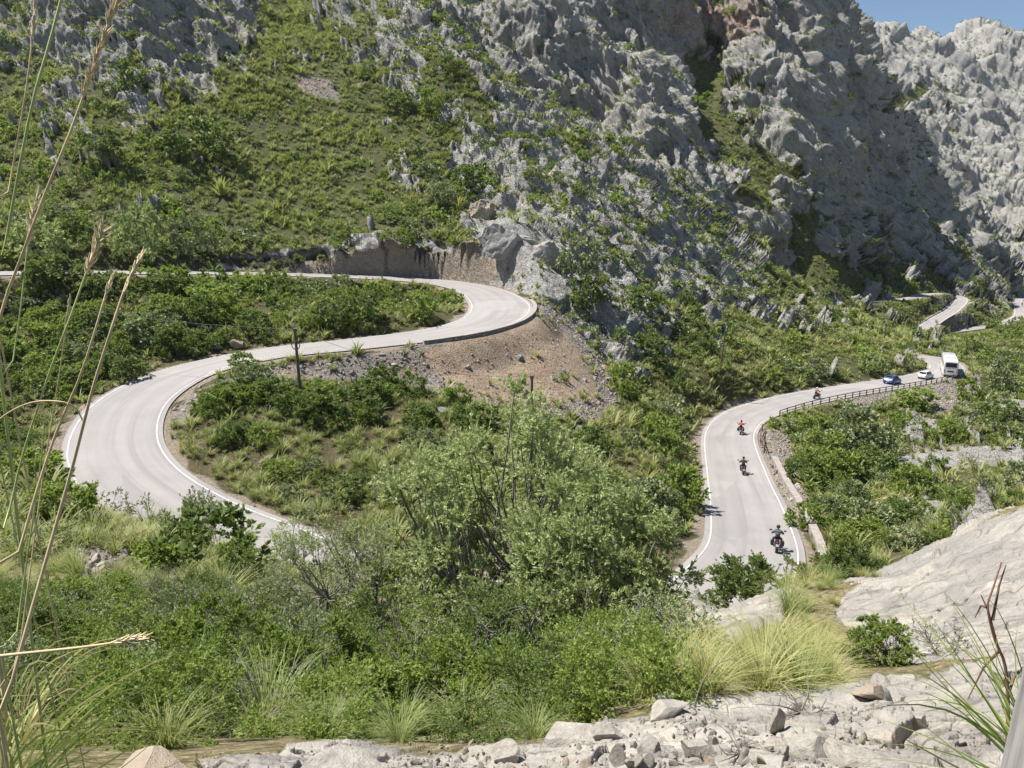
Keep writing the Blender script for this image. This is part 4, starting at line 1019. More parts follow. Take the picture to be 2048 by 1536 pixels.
# ------------------------------------------------------------------ boulders and stones
def boulder(name, u, v, wpx, hpx, label, seed, D=None, flat=.6, rough=.08, m=None, rz=0, cat='boulder', group=None, sink=.25, round_=.03):
    b_ = hit(u, v) if D is None else pt(u, v, D)
    d_ = b_[1]*CP-b_[2]*SP; s_ = wpx*d_/F
    me = stone_mesh(name, seed, 12, .62, m or M_STONE, 5, rough, round_)
    o = bpy.data.objects.new(name, me); COL.objects.link(o)
    hh = hpx*d_/F
    o.location = (b_[0], b_[1], b_[2]+hh*(.5-sink)); o.scale = (s_, s_*.85, hh/.62); o.rotation_euler = (0, 0, rz)
    tagit(o, label, cat, group); return o
for i, (u, v, w_, h_, lb) in enumerate([
 (1010,495,130,86,'largest smooth pale boulder above the hairpin'), (1088,520,100,70,'fluted pale boulder leaning against the largest one'), (965,430,66,46,'knobbly boulder on top of the boulder group')]):
    boulder('boulder', u, v, w_, h_, lb, 500+i, m=M_BOULD, rough=.2, round_=.0, sink=.42)
for i, (u, v, w_, h_, lb) in enumerate([
 (690,1556,250,66,'large flat pale boulder at the lower edge behind the camera ledge'), (300,1556,210,52,'pale rounded boulder beside the long grass blades'),
 (1398,1500,100,62,'yellow brown broken slab casting a shadow on the ledge'), (1547,1462,46,86,'narrow blue grey upright stone on the ledge'), (1645,1500,150,74,'dark grey wedge of rock near the dead grass'),
 (1130,1478,150,62,'broad pale rock at the left end of the ledge'), (1010,1505,80,56,'pale stone next to the loose gravel'), 
 (1215,1470,90,60,'rough grey rock above the gravel'), (1740,1390,70,56,'white rock crest by the fine leaved shrub'), (1830,1440,70,50,'rounded blue grey stone among pale chips'),
 (1720,1528,170,70,'long cracked rock at the bottom beside the grass'), (1330,1420,120,56,'reddish grey rock where the ledge meets the olive')]):
    boulder('rock', u, v, w_, h_, lb, 520+i, rz=RNG.uniform(-.5, .5), round_=0, cat='rock', rough=.045, sink=.38)
PM['chip'] = [stone_mesh('loose_stone', 140+i, 9, .6, M_STONE, 3, .05) for i in range(8)]
cnt_ = 0
while cnt_ < 85:
    u = RNG.uniform(800, 1960); v = 1536-abs(RNG.normal(0, 45)) if u < 1750 else RNG.uniform(1390, 1500)
    if v < 1425 or v < 1500-(u-850)*.2: continue
    b_ = hit(u, v); s_ = float(np.exp(RNG.normal(-2.95, .5)).clip(.025, .15))
    o = bpy.data.objects.new('loose_stone', PM['chip'][cnt_ % 8]); COL.objects.link(o); o.location = (b_[0], b_[1], b_[2]-s_*.02); o.scale = (s_*1.2, s_, s_); o.rotation_euler = RNG.uniform(0, 6.28, 3)
    tagit(o, 'small angular limestone piece lying on the near ledge', 'stone', 'small loose stones on the near ledge'); cnt_ += 1
dG = ((D0 < 5.2) & (u*0 == 0))*ledge*VIS*(600*sstep(.45, .75, noise3(P/.5)*.5+.55)+20)
pG, kG = face_samples(dG, 16000)
nG = len(pG); sG = np.exp(RNG.normal(-4.1, .45, nG))
instancer('gravel', (pG, RNG.uniform(0, 6.28, (nG, 3)), np.stack([sG*1.3, sG, sG], 1), (RNG.integers(0, 8, nG), lib('lib_gravel', ['chip']))), 'pale chips of stone strewn over the near ledge', 'gravel')
for i, (u, v, w_, h_, lb) in enumerate([(535,925,36,22,'white rock lying in the middle of the meadow'), (515,890,26,14,'small white rock above the other meadow rock'), (650,580,60,14,'x')][:2]):
    boulder('rock', u, v, w_, h_, lb, 560+i, m=M_BOULD, cat='rock')
for i, (u, v, w_, h_, lb) in enumerate([(1145,885,26,18,'pinkish boulder at the tip of the scree'), (1160,860,20,16,'upper pinkish boulder at the tip of the scree'), (885,825,30,20,'pale boulder beside the dead tree'), (475,695,40,26,'grey rock at the outer edge of the loop road'),
   (430,697,30,20,'small grey rock left of the roadside rock'), (1040,720,20,16,'grey stone in the middle of the brown earth'), (1380,1290,0,0,'')][:6]):
    boulder('rock', u, v, w_, h_, lb, 570+i, m=M_BOULD if i < 6 else M_STONE, cat='rock')
print('stones', time.time()-T0)
# ------------------------------------------------------------------ walls, barrier, poles
def road_i(key, u, v):
    r = RD[key]; a, b_, d_ = proj(r['L']); return int(np.argmin(np.hypot(a-u, b_-v)))
m, n, l, b = nt('masonry'); g = NB(n, l); co = g.new('ShaderNodeTexCoord').outputs['Object']
vo = g.new('ShaderNodeTexVoronoi', {'Vector': co, 'Scale': 2.1}); ve = g.new('ShaderNodeTexVoronoi', {'Vector': co, 'Scale': 2.1}, feature='DISTANCE_TO_EDGE').outputs['Distance']
cc = g.mix(g.new('ShaderNodeSeparateColor', {0: vo.outputs['Color']}).outputs[0], (.22, .20, .18), (.38, .35, .31))
cc = g.mix(g.math('LESS_THAN', ve, .05), cc, (.13, .12, .105)); l.new(cc, b.inputs['Base Color']); b.inputs['Roughness'].default_value = .9
l.new(g.new('ShaderNodeBump', {'Strength': .8, 'Distance': .08, 'Height': g.math('MINIMUM', ve, .12)}).outputs[0], b.inputs['Normal']); M_WALL = m
M_CAP = mat('parapet_concrete', (.36, .315, .28), .9, 0, .3, 2.5)
M_RAIL = mat('rail_rust', (.16, .12, .095), .7, 0, .3, 9)
M_POLE = mat('pole_wood', (.16, .13, .10), .85, 0, .4, 5)
M_MET = mat('dark_metal', (.06, .06, .06), .5, .6)
def wall(name, key, i0, i1, side, off, th, top, bottom, label, cap=None, mt=None):
    r = RD[key]; mb = MB(); ring = []
    idx = list(range(i0, i1+1))
    for q, i in enumerate(idx):
        taper = min(1, (q+1)/6, (len(idx)-q)/6) if bottom > 1.5 else 1
        for o_, z_ in ((off, top), (off+th, top), (off+th+.1*bottom, -bottom*taper), (off, -bottom*taper)):
            p = r['L'][i]+r['n'][i]*side*(r['w'][i]+o_)
            mb.V.append((p[0], p[1], p[2]+z_+.01*math.sin(i*1.7)))
    for q in range(len(idx)-1):
        for a in range(4):
            mb.F.append((q*4+a, q*4+(a+1) % 4, q*4+4+(a+1) % 4, q*4+4+a))
    mb.F += [(0, 1, 2, 3), tuple(len(mb.V)-1-k for k in range(4))]
    root = empty(name, r['L'][(i0+i1)//2]); c = np.array(root.location)
    mb.V = [tuple(np.array(v_)-c) for v_ in mb.V]
    bm = bmesh.new(); me = mb.mesh('masonry', mt or M_WALL, False); bm.from_mesh(me); bmesh.ops.recalc_face_normals(bm, faces=bm.faces); bm.to_mesh(me); bm.free()
    o = bpy.data.objects.new('masonry', me); COL.objects.link(o); o.parent = root
    if cap:
        cb = MB()
        for i in idx:
            for o_, z_ in ((off-.04, top+.004), (off-.04, top+.11), (off+th+.06, top+.11), (off+th+.06, top+.004)):
                p = r['L'][i]+r['n'][i]*side*(r['w'][i]+o_)-c; cb.V.append((p[0], p[1], p[2]+z_+.01*math.sin(i*1.7)))
        for q in range(len(idx)-1):
            for a in range(4): cb.F.append((q*4+a, q*4+(a+1) % 4, q*4+4+(a+1) % 4, q*4+4+a))
        cb.F += [(0, 1, 2, 3), tuple(len(cb.V)-1-k for k in range(4))]
        me = cb.mesh('coping', cap, False); bm = bmesh.new(); bm.from_mesh(me); bmesh.ops.recalc_face_normals(bm, faces=bm.faces); bm.to_mesh(me); bm.free()
        o = bpy.data.objects.new('coping', me); COL.objects.link(o); o.parent = root
    tagit(root, label, 'wall'); return root
a = road_i('loop', 830, 674); b_ = road_i('loop', 1003, 598)
wall('retaining_wall', 'loop', a, b_, 1, .42, .45, .16, 1.25, 'low grey kerb wall round the outside of the upper hairpin', M_CAP)
a = road_i('main', 1612, 1100) if False else road_i('main', 1500, 1080)-4; b_ = road_i('main', 1464, 915)
wall('parapet', 'main', a, b_, 1, 1.15, .5, .42, 1.6, 'low pinkish stone parapet along the straight with the black motorcycles', M_CAP)
a = road_i('upper', 1655, 606); b_ = road_i('upper', 1812, 599)
wall('retaining_wall', 'upper', a, b_, 1, .3, .6, .35, 5.0, 'long grey retaining wall under the distant upper road')
a = road_i('upper', 1915, 590); b_ = road_i('upper', 1866, 645)
wall('retaining_wall', 'upper', a, b_, -1 if False else 1, .3, .6, .4, 4.0, 'curved retaining wall of the distant hairpin')
a = road_i('lower', 1876, 672); b_ = road_i('lower', 1985, 652)
wall('retaining_wall', 'lower', a, b_, 1, .3, .7, .5, 6.5, 'tall retaining wall under the lowest distant road')
# barrier of posts and two rails
def barrier(i0, i1, off, label, step=3):
    r = RD['main']; c = r['L'][(i0+i1)//2]; root = empty('road_barrier', c)
    idx = list(range(i0, i1, step)); pts = [r['L'][i]+r['n'][i]*(r['w'][i]+off)-c for i in idx]
    for p in pts:
        q = MB(); q.box(p+np.array([0, 0, .25]), (.14, .14, 1.25)); q.obj('post', M_RAIL, root, False)
    for h_, rr_ in ((.82, .07), (.42, .055)):
        q = MB(); q.tube(np.array(pts)+np.array([0, 0, h_]), rr_, rr_, 6); q.obj('rail', M_RAIL, root, False)
    tagit(root, label, 'barrier')
barrier(road_i('main', 1512, 826), road_i('main', 1880, 748), .62, 'brown post and rail barrier below the cars on the main road')
barrier(road_i('main', 1462, 895)-1, road_i('main', 1466, 850), .7, 'short brown barrier at the inside of the last bend', 4)
M_WIRE = mat('wire', (.12, .12, .12), .5)
def pole(u, v, vt, label, lean=(0, 0), ring=False, D=None):
    b0 = hit(u, v) if D is None else pt(u, v, D); d_ = b0[1]*CP-b0[2]*SP; h = (v-vt)*d_/F*1.03
    root = empty('utility_pole', b0); q = MB(); q.tube(np.array([[0, 0, -.4], [lean[0]*.5, lean[1]*.5, h*.5], [lean[0], lean[1], h]]), .17, .12, 8); q.obj('shaft', M_POLE, root)
    q = MB()
    for s_ in (-1, 1): q.tube(np.array([[lean[0]+s_*.05, 0, h-.25], [lean[0]+s_*.16, 0, h-.2], [lean[0]+s_*.16, 0, h+.02]]), .03, .04, 6)
    q.obj('insulator', M_MET, root)
    if ring:
        q = MB(); R_ = .36; z_ = h*.765
        q.tube(np.array([[lean[0]*.76+R_*math.sin(t_), -.12, z_+R_*math.cos(t_)] for t_ in np.linspace(0, 2*math.pi, 25)]), .045, .045, 6); q.obj('hoop', M_MET, root)
    tagit(root, label, 'pole'); return b0+np.array([lean[0], lean[1], h])
tA = pole(601, 792, 660, 'wooden pole carrying a ring in front of the loop road', (-.15, 0), True)
tB = pole(1063, 832, 752, 'short wooden pole at the foot of the brown scree')
tC = pole(1441, 742, 662, 'thin pole on the grassy spur above the main road', (.45, 0))
tD = pole(1641, 676, 608, 'leaning pole near the left end of the distant retaining wall', (.7, 0))
tE = pole(1769, 684, 645, 'short dark pole among rocks below the distant hairpin')
def wire(a, b_, sag, label):
    t_ = np.linspace(0, 1, 24)[:, None]; p = a*(1-t_)+b_*t_; p[:, 2] -= sag*4*(t_*(1-t_))[:, 0]
    c = p[0].copy(); q = MB(); q.tube(p-c, .016, .016, 4); o = q.obj('overhead_wire', M_WIRE); o.location = c; tagit(o, label, 'wire')
wire(tA, pt(-120, 556, 88), 1.2, 'overhead wire running left from the ringed pole')
wire(tA, tB, 1.4, 'overhead wire between the ringed pole and the pole below the scree')
wire(tB, tC, 1.8, 'overhead wire from the scree pole up to the spur pole')
wire(tC, tD, 1.8, 'overhead wire between the two poles on the spur')
print('structures', time.time()-T0)

# ------------------------------------------------------------------ vehicles
def paint(name, col, rough=.25, coat=1, metal=0):
    m, n, l, b = nt(name); b.inputs['Base Color'].default_value = (*col, 1); b.inputs['Roughness'].default_value = rough; b.inputs['Coat Weight'].default_value = coat*.6; b.inputs['Metallic'].default_value = metal; return m
M_BLUE = paint('blue_paint', (.012, .09, .36)); M_WHITE = paint('white_paint', (.72, .73, .73)); M_GLASS = paint('dark_glass', (.015, .018, .02), .08, 0)
M_TYRE = mat('tyre', (.03, .03, .03), .8); M_RIM = paint('rim', (.45, .45, .46), .3, 0, .8); M_RED = paint('tail_lamp', (.45, .02, .015), .3); M_BLACK = paint('black_plastic', (.02, .02, .022), .45, 0)
M_LEATH = mat('black_leather', (.035, .035, .04), .6); M_GREYC = mat('grey_denim', (.10, .12, .14), .8); M_ORANGE = mat('orange_jacket', (.75, .10, .03), .7); M_SKIN = mat('skin', (.45, .28, .2), .6); M_CHROME = paint('chrome', (.7, .7, .72), .15, 0, 1)
M_HWHITE = paint('helmet_white', (.7, .7, .7), .3); M_HBLK = paint('helmet_black', (.02, .02, .02), .2); M_PLATE = paint('number_plate', (.7, .7, .68), .5, 0)
def loft(secs, mt, name, parent, bevel=.0):
    """closed body from cross-sections: list of (y, [(x, z), ...]) with equal counts"""
    mb = MB(); k = len(secs[0][1])
    for y, pr_ in secs:
        for x, z in pr_: mb.V.append((x, y, z))
    for i in range(len(secs)-1):
        for j in range(k): mb.F.append((i*k+j, i*k+(j+1) % k, (i+1)*k+(j+1) % k, (i+1)*k+j))
    mb.F += [tuple(range(k))[::-1], tuple(len(mb.V)-k+j for j in range(k))]
    me = mb.mesh(name, mt, True); bm = bmesh.new(); bm.from_mesh(me); bmesh.ops.recalc_face_normals(bm, faces=bm.faces)
    if bevel: bmesh.ops.bevel(bm, geom=[e_ for e_ in bm.edges if e_.is_manifold and e_.calc_face_angle(0) > .35], offset=bevel, segments=2, affect='EDGES', clamp_overlap=True)
    bm.to_mesh(me); bm.free(); me.set_sharp_from_angle(angle=math.radians(35))
    o = bpy.data.objects.new(name, me); COL.objects.link(o); o.parent = parent; return o
def slab_(name, mt, parent, V, F_):
    me = bpy.data.meshes.new(name); me.from_pydata([tuple(map(float, v_)) for v_ in V], [], F_); me.materials.append(mt)
    o = bpy.data.objects.new(name, me); COL.objects.link(o); o.parent = parent; return o
def boxo(name, mt, parent, c, d, bev=.02, rot=None):
    q = MB(); q.box((0, 0, 0), d); me = q.mesh(name, mt, False); bm = bmesh.new(); bm.from_mesh(me); bmesh.ops.recalc_face_normals(bm, faces=bm.faces)
    if bev: bmesh.ops.bevel(bm, geom=bm.edges[:], offset=min(bev, min(d)*.3), segments=2, affect='EDGES')
    bm.to_mesh(me); bm.free(); o = bpy.data.objects.new(name, me); COL.objects.link(o); o.parent = parent; o.location = c
    if rot: o.rotation_euler = rot
    return o
def wheel(parent, x, y, r, w_, name='wheel'):
    q = MB(); prof = [(r*.62, w_*.5), (r*.93, w_*.5), (r, w_*.32), (r, -w_*.32), (r*.93, -w_*.5), (r*.62, -w_*.5)]; K = 20
    for i in range(K):
        an = 2*math.pi*i/K
        for rr_, xx in prof: q.V.append((xx, rr_*math.cos(an), rr_*math.sin(an)))
    k = len(prof)
    for i in range(K):
        for j in range(k): q.F.append((i*k+j, i*k+(j+1) % k, ((i+1) % K)*k+(j+1) % k, ((i+1) % K)*k+j))
    o = q.obj(name, M_TYRE, parent); o.location = (x, y, r)
    q = MB()
    for s_ in (-1, 1):
        b0 = len(q.V); q.V.append((s_*w_*.30, 0, 0))
        for i in range(K): an = 2*math.pi*i/K; q.V.append((s_*w_*.42, r*.62*math.cos(an), r*.62*math.sin(an)))
        for i in range(K): q.F.append((b0, b0+1+i, b0+1+(i+1) % K))
    for i in range(5):
        an = 2*math.pi*i/5; q.box((0, r*.35*math.cos(an), r*.35*math.sin(an)), (w_*.9, .05, r*.5), np.array([[1, 0, 0], [0, math.cos(an-math.pi/2), -math.sin(an-math.pi/2)], [0, math.sin(an-math.pi/2), math.cos(an-math.pi/2)]]))
    q.obj('rim', M_RIM, o, False)
def car(mt, loc, rot, label, L_=4.3, W_=1.8, H_=1.5):
    root = empty('car', loc, rot=rot); w_ = W_/2
    def sec(y, zb, zt, wm, wt): return (y, [(-wm*.94, zb), (-wm, zb+.12), (-wm, (zb+zt)*.55), (-wt, zt), (0, zt+.02), (wt, zt), (wm, (zb+zt)*.55), (wm, zb+.12), (wm*.94, zb), (0, zb)])
    a = L_/2
    loft([sec(-a, .38, .78, w_*.88, w_*.78), sec(-a+.12, .28, .92, w_*.97, w_*.86), sec(-a+.7, .22, .98, w_, w_*.92), sec(0, .2, .97, w_, w_*.93), sec(a-1.2, .22, .92, w_, w_*.9), sec(a-.4, .26, .80, w_*.96, w_*.82), sec(a, .36, .62, w_*.8, w_*.66)], mt, 'body', root, .03)
    ys = [(-a+.15, .95, .80), (-a+.62, H_-.05, .68), (.15, H_, .68), (a-1.25, .95, .78)]
    V = []; 
    for y, z, k in ys: V += [(-w_*k, y, z), (w_*k, y, z)]
    B_ = [(-w_*.86, -a+.12, .9), (w_*.86, -a+.12, .9), (w_*.86, a-1.1, .88), (-w_*.86, a-1.1, .88)]
    gV = [(-w_*.9, -a+.2, .93), (w_*.9, -a+.2, .93), (w_*.9, a-1.2, .9), (-w_*.9, a-1.2, .9), (-w_*.7, -a+.62, H_-.07), (w_*.7, -a+.62, H_-.07), (w_*.7, .3, H_-.05), (-w_*.7, .3, H_-.05)]
    slab_('window', M_GLASS, root, gV, [(0, 1, 5, 4), (1, 2, 6, 5), (2, 3, 7, 6), (3, 0, 4, 7), (4, 5, 6, 7), (3, 2, 1, 0)])
    boxo('roof', mt, root, (0, -a/2+.42, H_-.04), (W_*.72, a-.25+.35, .07), .03)
    for s_ in (-1, 1):
        q = MB(); q.tube(np.array([(s_*w_*.905, -a+.18, .92), (s_*w_*.71, -a+.60, H_-.06)]), .06, .05, 5); q.tube(np.array([(s_*w_*.905, a-1.18, .9), (s_*w_*.71, .34, H_-.05)]), .045, .04, 5); q.tube(np.array([(s_*w_*.91, -.15, .92), (s_*w_*.72, -.15, H_-.05)]), .045, .04, 5); q.obj('pillar', mt, root)
        boxo('tail_light', M_RED, root, (s_*w_*.74, -a+.03, .78), (.34, .09, .15)); boxo('headlight', M_RIM, root, (s_*w_*.62, a-.07, .62), (.34, .14, .12))
        boxo('mirror', mt, root, (s_*(w_+.09), a-1.35, .98), (.2, .12, .13))
        for y in (-a+.8, a-.85): wheel(root, s_*(w_-.1), y, .33, .22)
    boxo('number_plate', M_PLATE, root, (0, -a-.005, .62), (.5, .03, .12), .005); boxo('bumper', M_BLACK, root, (0, -a+.05, .34), (W_*.86, .16, .14))
    tagit(root, label, 'car')
def place(key, u, v, flip=False):
    """where a pixel's ray meets the road, and the rotation that follows the road"""
    i = road_i(key, u, v); r = RD[key]
    for _ in range(3):
        a = (u-1024)/F; b_ = (768-v)/F; dr_ = np.array([a, CP+SP*b_, -SP+CP*b_]); p = dr_*(r['L'][i][2]/dr_[2])
        i = int(np.argmin(np.hypot(r['L'][:, 0]-p[0], r['L'][:, 1]-p[1])))
    off = float(np.clip((p-r['L'][i])[:2] @ r['n'][i][:2], -r['w'][i]+.9, r['w'][i]-.9))
    p = r['L'][i]+r['n'][i]*off
    t_ = (r['L'][min(i+2, len(r['L'])-1)]-r['L'][max(i-2, 0)]); t_ = t_/np.linalg.norm(t_)
    if flip: t_ = -t_
    yaw = math.atan2(-t_[0], t_[1]); pit = math.asin(t_[2])
    return (p[0], p[1], p[2]+.03), (pit, 0, yaw)
car(M_BLUE, *place('main', 1784, 767), 'blue car driving between the orange rider and the white car')
car(M_WHITE, *place('main', 1850, 757), 'small white car close behind the coach', 3.9, 1.7, 1.45)
def coach(loc, rot, label):
    root = empty('coach', loc, rot=rot); w_, L_, H_ = 1.25, 9.6, 3.4
    def sec(y, zb, zt, k=1): return (y, [(-w_*.97*k, zb), (-w_*k, zb+.3), (-w_*k, zt-.45), (-w_*.88*k, zt-.08), (0, zt), (w_*.88*k, zt-.08), (w_*k, zt-.45), (w_*k, zb+.3), (w_*.97*k, zb), (0, zb)])
    loft([sec(-L_/2, .5, H_-.18, .95), sec(-L_/2+.25, .32, H_, 1), sec(0, .3, H_+.02), sec(L_/2-.5, .32, H_, 1), sec(L_/2, .5, H_-.3, .92)], M_WHITE, 'body', root, .05)
    boxo('rear_window', M_GLASS, root, (0, -L_/2-.005, 2.5), (1.9, .05, .85), .1)
    boxo('windscreen', M_GLASS, root, (0, L_/2+.0, 2.0), (2.1, .06, 1.4), .1)
    for s_ in (-1, 1):
        for q_ in range(6): boxo('side_window', M_GLASS, root, (s_*(w_+.003), -L_/2+1.2+q_*1.42, 2.45), (.03, 1.34, .9), .01)
        for z_ in (1.15, 1.5): boxo('tail_light', M_RED, root, (s_*1.05, -L_/2-.01, z_), (.16, .05, .26))
        boxo('mirror', M_BLACK, root, (s_*(w_+.22), L_/2+.1, 2.7), (.18, .12, .4))
        for y in (-L_/2+2.4, L_/2-2.6): wheel(root, s_*(w_-.16), y, .5, .3)
    boxo('engine_grille', M_BLACK, root, (0, -L_/2-.004, 1.25), (1.1, .04, .28), .01); boxo('bumper', M_BLACK, root, (0, -L_/2+.03, .45), (2.3, .16, .2), .03)
    boxo('number_plate', M_PLATE, root, (0, -L_/2-.03, .85), (.5, .03, .12), .004); boxo('air_conditioner', M_WHITE, root, (0, -.8, H_+.08), (1.5, 2.6, .2), .06)
    tagit(root, label, 'coach')
lc, rt = place('main', 1897, 745)
i = road_i('main', 1897, 743)
coach(lc, (rt[0], 0, math.radians(-26)), 'large white coach at the far end of the main road')

# motorcycles and riders
def skin(name, verts, edges, radii, mt, parent=None, root=0, sub=2):
    me = bpy.data.meshes.new(name); me.from_pydata(verts, edges, []); o = bpy.data.objects.new(name, me); COL.objects.link(o)
    sk_ = o.modifiers.new('skin', 'SKIN'); sk_.use_smooth_shade = True
    for i_, r_ in enumerate(radii): me.skin_vertices[0].data[i_].radius = (r_, r_) if not isinstance(r_, tuple) else r_
    me.skin_vertices[0].data[root].use_root = True
    sb_ = o.modifiers.new('sub', 'SUBSURF'); sb_.levels = sub; sb_.render_levels = sub
    dg = bpy.context.evaluated_depsgraph_get(); m2 = bpy.data.meshes.new_from_object(o.evaluated_get(dg)); bpy.data.objects.remove(o)
    m2.name = name; m2.materials.clear(); m2.materials.append(mt); m2.shade_smooth()
    o = bpy.data.objects.new(name, m2); COL.objects.link(o)
    if parent: o.parent = parent
    return o
def ball(name, mt, parent, c, r_, sc_=(1, 1, 1)):
    bm = bmesh.new(); bmesh.ops.create_uvsphere(bm, u_segments=18, v_segments=12, radius=r_); me = bpy.data.meshes.new(name); bm.to_mesh(me); bm.free(); me.materials.append(mt); me.shade_smooth()
    o = bpy.data.objects.new(name, me); COL.objects.link(o); o.parent = parent; o.location = c; o.scale = sc_; return o
def motorcycle(loc, rot, label, mt, box_=False, group=None):
    root = empty('motorcycle', loc, rot=rot)
    wheel(root, 0, -.70, .33, .17, 'rear_wheel'); wheel(root, 0, .76, .33, .12, 'front_wheel')
    skin('fuel_tank', [(0, -.1, .78), (0, .15, .88), (0, .42, .84)], [(0, 1), (1, 2)], [.12, .19, .12], mt, root)
    skin('seat', [(0, -.78, .86), (0, -.45, .80), (0, -.1, .78)], [(0, 1), (1, 2)], [(.10, .06), (.15, .07), (.12, .07)], M_BLACK, root)
    skin('engine', [(0, -.2, .42), (0, .12, .48), (0, .32, .55)], [(0, 1), (1, 2)], [.18, .22, .15], M_MET, root)
    q = MB()
    for s_ in (-1, 1):
        q.tube(np.array([(s_*.09, .76, .33), (s_*.09, .52, .98)]), .032, .03, 8); q.tube(np.array([(s_*.10, -.7, .33), (s_*.10, -.25, .45)]), .03, .03, 6); q.tube(np.array([(s_*.12, -.62, .42), (s_*.12, -.5, .78)]), .03, .03, 6)
    q.obj('fork', M_CHROME, root)
    q = MB(); q.tube(np.array([(-.42, .30, 1.06), (-.25, .42, 1.06), (0, .48, 1.02), (.25, .42, 1.06), (.42, .30, 1.06)]), .018, .018, 6); q.obj('handlebar', M_BLACK, root)
    for s_ in (-1, 1):
        q = MB(); q.tube(np.array([(s_*.30, .40, 1.07), (s_*.44, .42, 1.24)]), .012, .012, 5); q.box((s_*.48, .42, 1.27), (.17, .04, .10)); q.obj('mirror', M_BLACK, root)
        q = MB(); q.tube(np.array([(s_*.17, .1, .32), (s_*.2, -.4, .33), (s_*.2, -.85, .45)]), .035, .055, 8); q.obj('exhaust', M_CHROME, root)
    skin('rear_fender', [(0, -1.05, .62), (0, -.9, .74), (0, -.62, .76)], [(0, 1), (1, 2)], [(.07, .05), (.10, .06), (.1, .06)], mt, root)
    skin('front_fairing', [(0, .50, .98), (0, .62, 1.08), (0, .56, 1.28)], [(0, 1), (1, 2)], [(.14, .12), (.17, .08), (.12, .03)], mt, root)
    boxo('tail_light', M_RED, root, (0, -1.03, .74), (.16, .05, .07)); boxo('number_plate', M_PLATE, root, (0, -1.12, .58), (.20, .02, .15), .004)
    if box_:
        for s_ in (-1, 1): boxo('pannier', M_BLACK, root, (s_*.34, -.66, .66), (.22, .46, .34), .05)
    tagit(root, label, 'motorcycle', group); return root
def rider(loc, rot, label, top, legs, helmet, group=None):
    root = empty('person', loc, rot=rot)
    V = [(0, -.38, .92), (0, -.36, 1.08), (0, -.28, 1.28), (0, -.20, 1.42), (0, -.15, 1.52),      # pelvis, waist, chest, neck base, neck
         (-.19, -.22, 1.38), (-.34, -.02, 1.20), (-.38, .24, 1.08), (-.38, .31, 1.06), (.19, -.22, 1.38), (.34, -.02, 1.20), (.38, .24, 1.08), (.38, .31, 1.06),
         (-.13, -.30, .90), (-.27, .10, .80), (-.25, -.06, .42), (-.25, .06, .34), (.13, -.30, .90), (.27, .10, .80), (.25, -.06, .42), (.25, .06, .34)]
    E = [(0, 1), (1, 2), (2, 3), (3, 4), (3, 5), (5, 6), (6, 7), (7, 8), (3, 9), (9, 10), (10, 11), (11, 12), (0, 13), (13, 14), (14, 15), (15, 16), (0, 17), (17, 18), (18, 19), (19, 20)]
    Rr = [(.17, .14), (.165, .13), (.19, .13), (.12, .10), (.07, .07), (.095, .09), (.06, .06), (.045, .045), (.04, .04), (.095, .09), (.06, .06), (.045, .045), (.04, .04), (.11, .11), (.085, .085), (.055, .055), (.05, .05), (.11, .11), (.085, .085), (.055, .055), (.05, .05)]
    skin('body', V, E, Rr, legs, root)
    # jacket over the upper body
    Vj = [V[1], V[2], V[3], V[5], V[6], (-.375, .18, 1.10), V[9], V[10], (.375, .18, 1.10)]
    skin('jacket', Vj, [(0, 1), (1, 2), (2, 3), (3, 4), (4, 5), (2, 6), (6, 7), (7, 8)], [(.185, .15), (.21, .15), (.135, .115), (.112, .105), (.076, .076), (.06, .06), (.112, .105), (.076, .076), (.06, .06)], top, root)
    ball('helmet', helmet, root, (0, -.10, 1.66), .15, (.92, 1.05, 1.0)); boxo('visor', M_GLASS, root, (0, .035, 1.67), (.2, .06, .10), .02)
    for s_ in (-1, 1):
        q = MB()
        for f_ in range(4): q.tube(np.array([(s_*(.345+f_*.022), .30, 1.075), (s_*(.345+f_*.022), .345, 1.062), (s_*(.345+f_*.022), .335, 1.032)]), .011, .009, 5)
        q.tube(np.array([(s_*.34, .27, 1.06), (s_*.33, .30, 1.035)]), .012, .010, 5); q.obj('glove', M_BLACK, root)
        boxo('boot', M_BLACK, root, (s_*.25, .09, .31), (.10, .27, .10), .03)
    tagit(root, label, 'person', group)
BK = [(1553, 1098, 'black motorcycle nearest to the green shrub by the road', 'person in grey jacket riding the motorcycle nearest the green shrub', M_BLACK, M_GREYC, M_HBLK, True),
      (1485, 946, 'black motorcycle in the middle of the straight', 'person in black riding down the middle of the straight', M_BLACK, M_LEATH, M_HBLK, False),
      (1481, 868, 'dark motorcycle entering the straight under a red jacketed rider', 'person in red and black jacket riding at the start of the straight', M_BLACK, M_ORANGE, M_HBLK, True),
      (1633, 797, 'pale motorcycle on the bend behind the blue car', 'person in bright orange jacket riding past the barrier', M_WHITE, M_ORANGE, M_HWHITE, False)]
for u, v, l1, l2, mt, tp, hm, bx in BK:
    lc, rt = place('main', u, v)
    motorcycle(lc, rt, l1, mt, bx); rider(lc, rt, l2, tp, M_LEATH, hm)
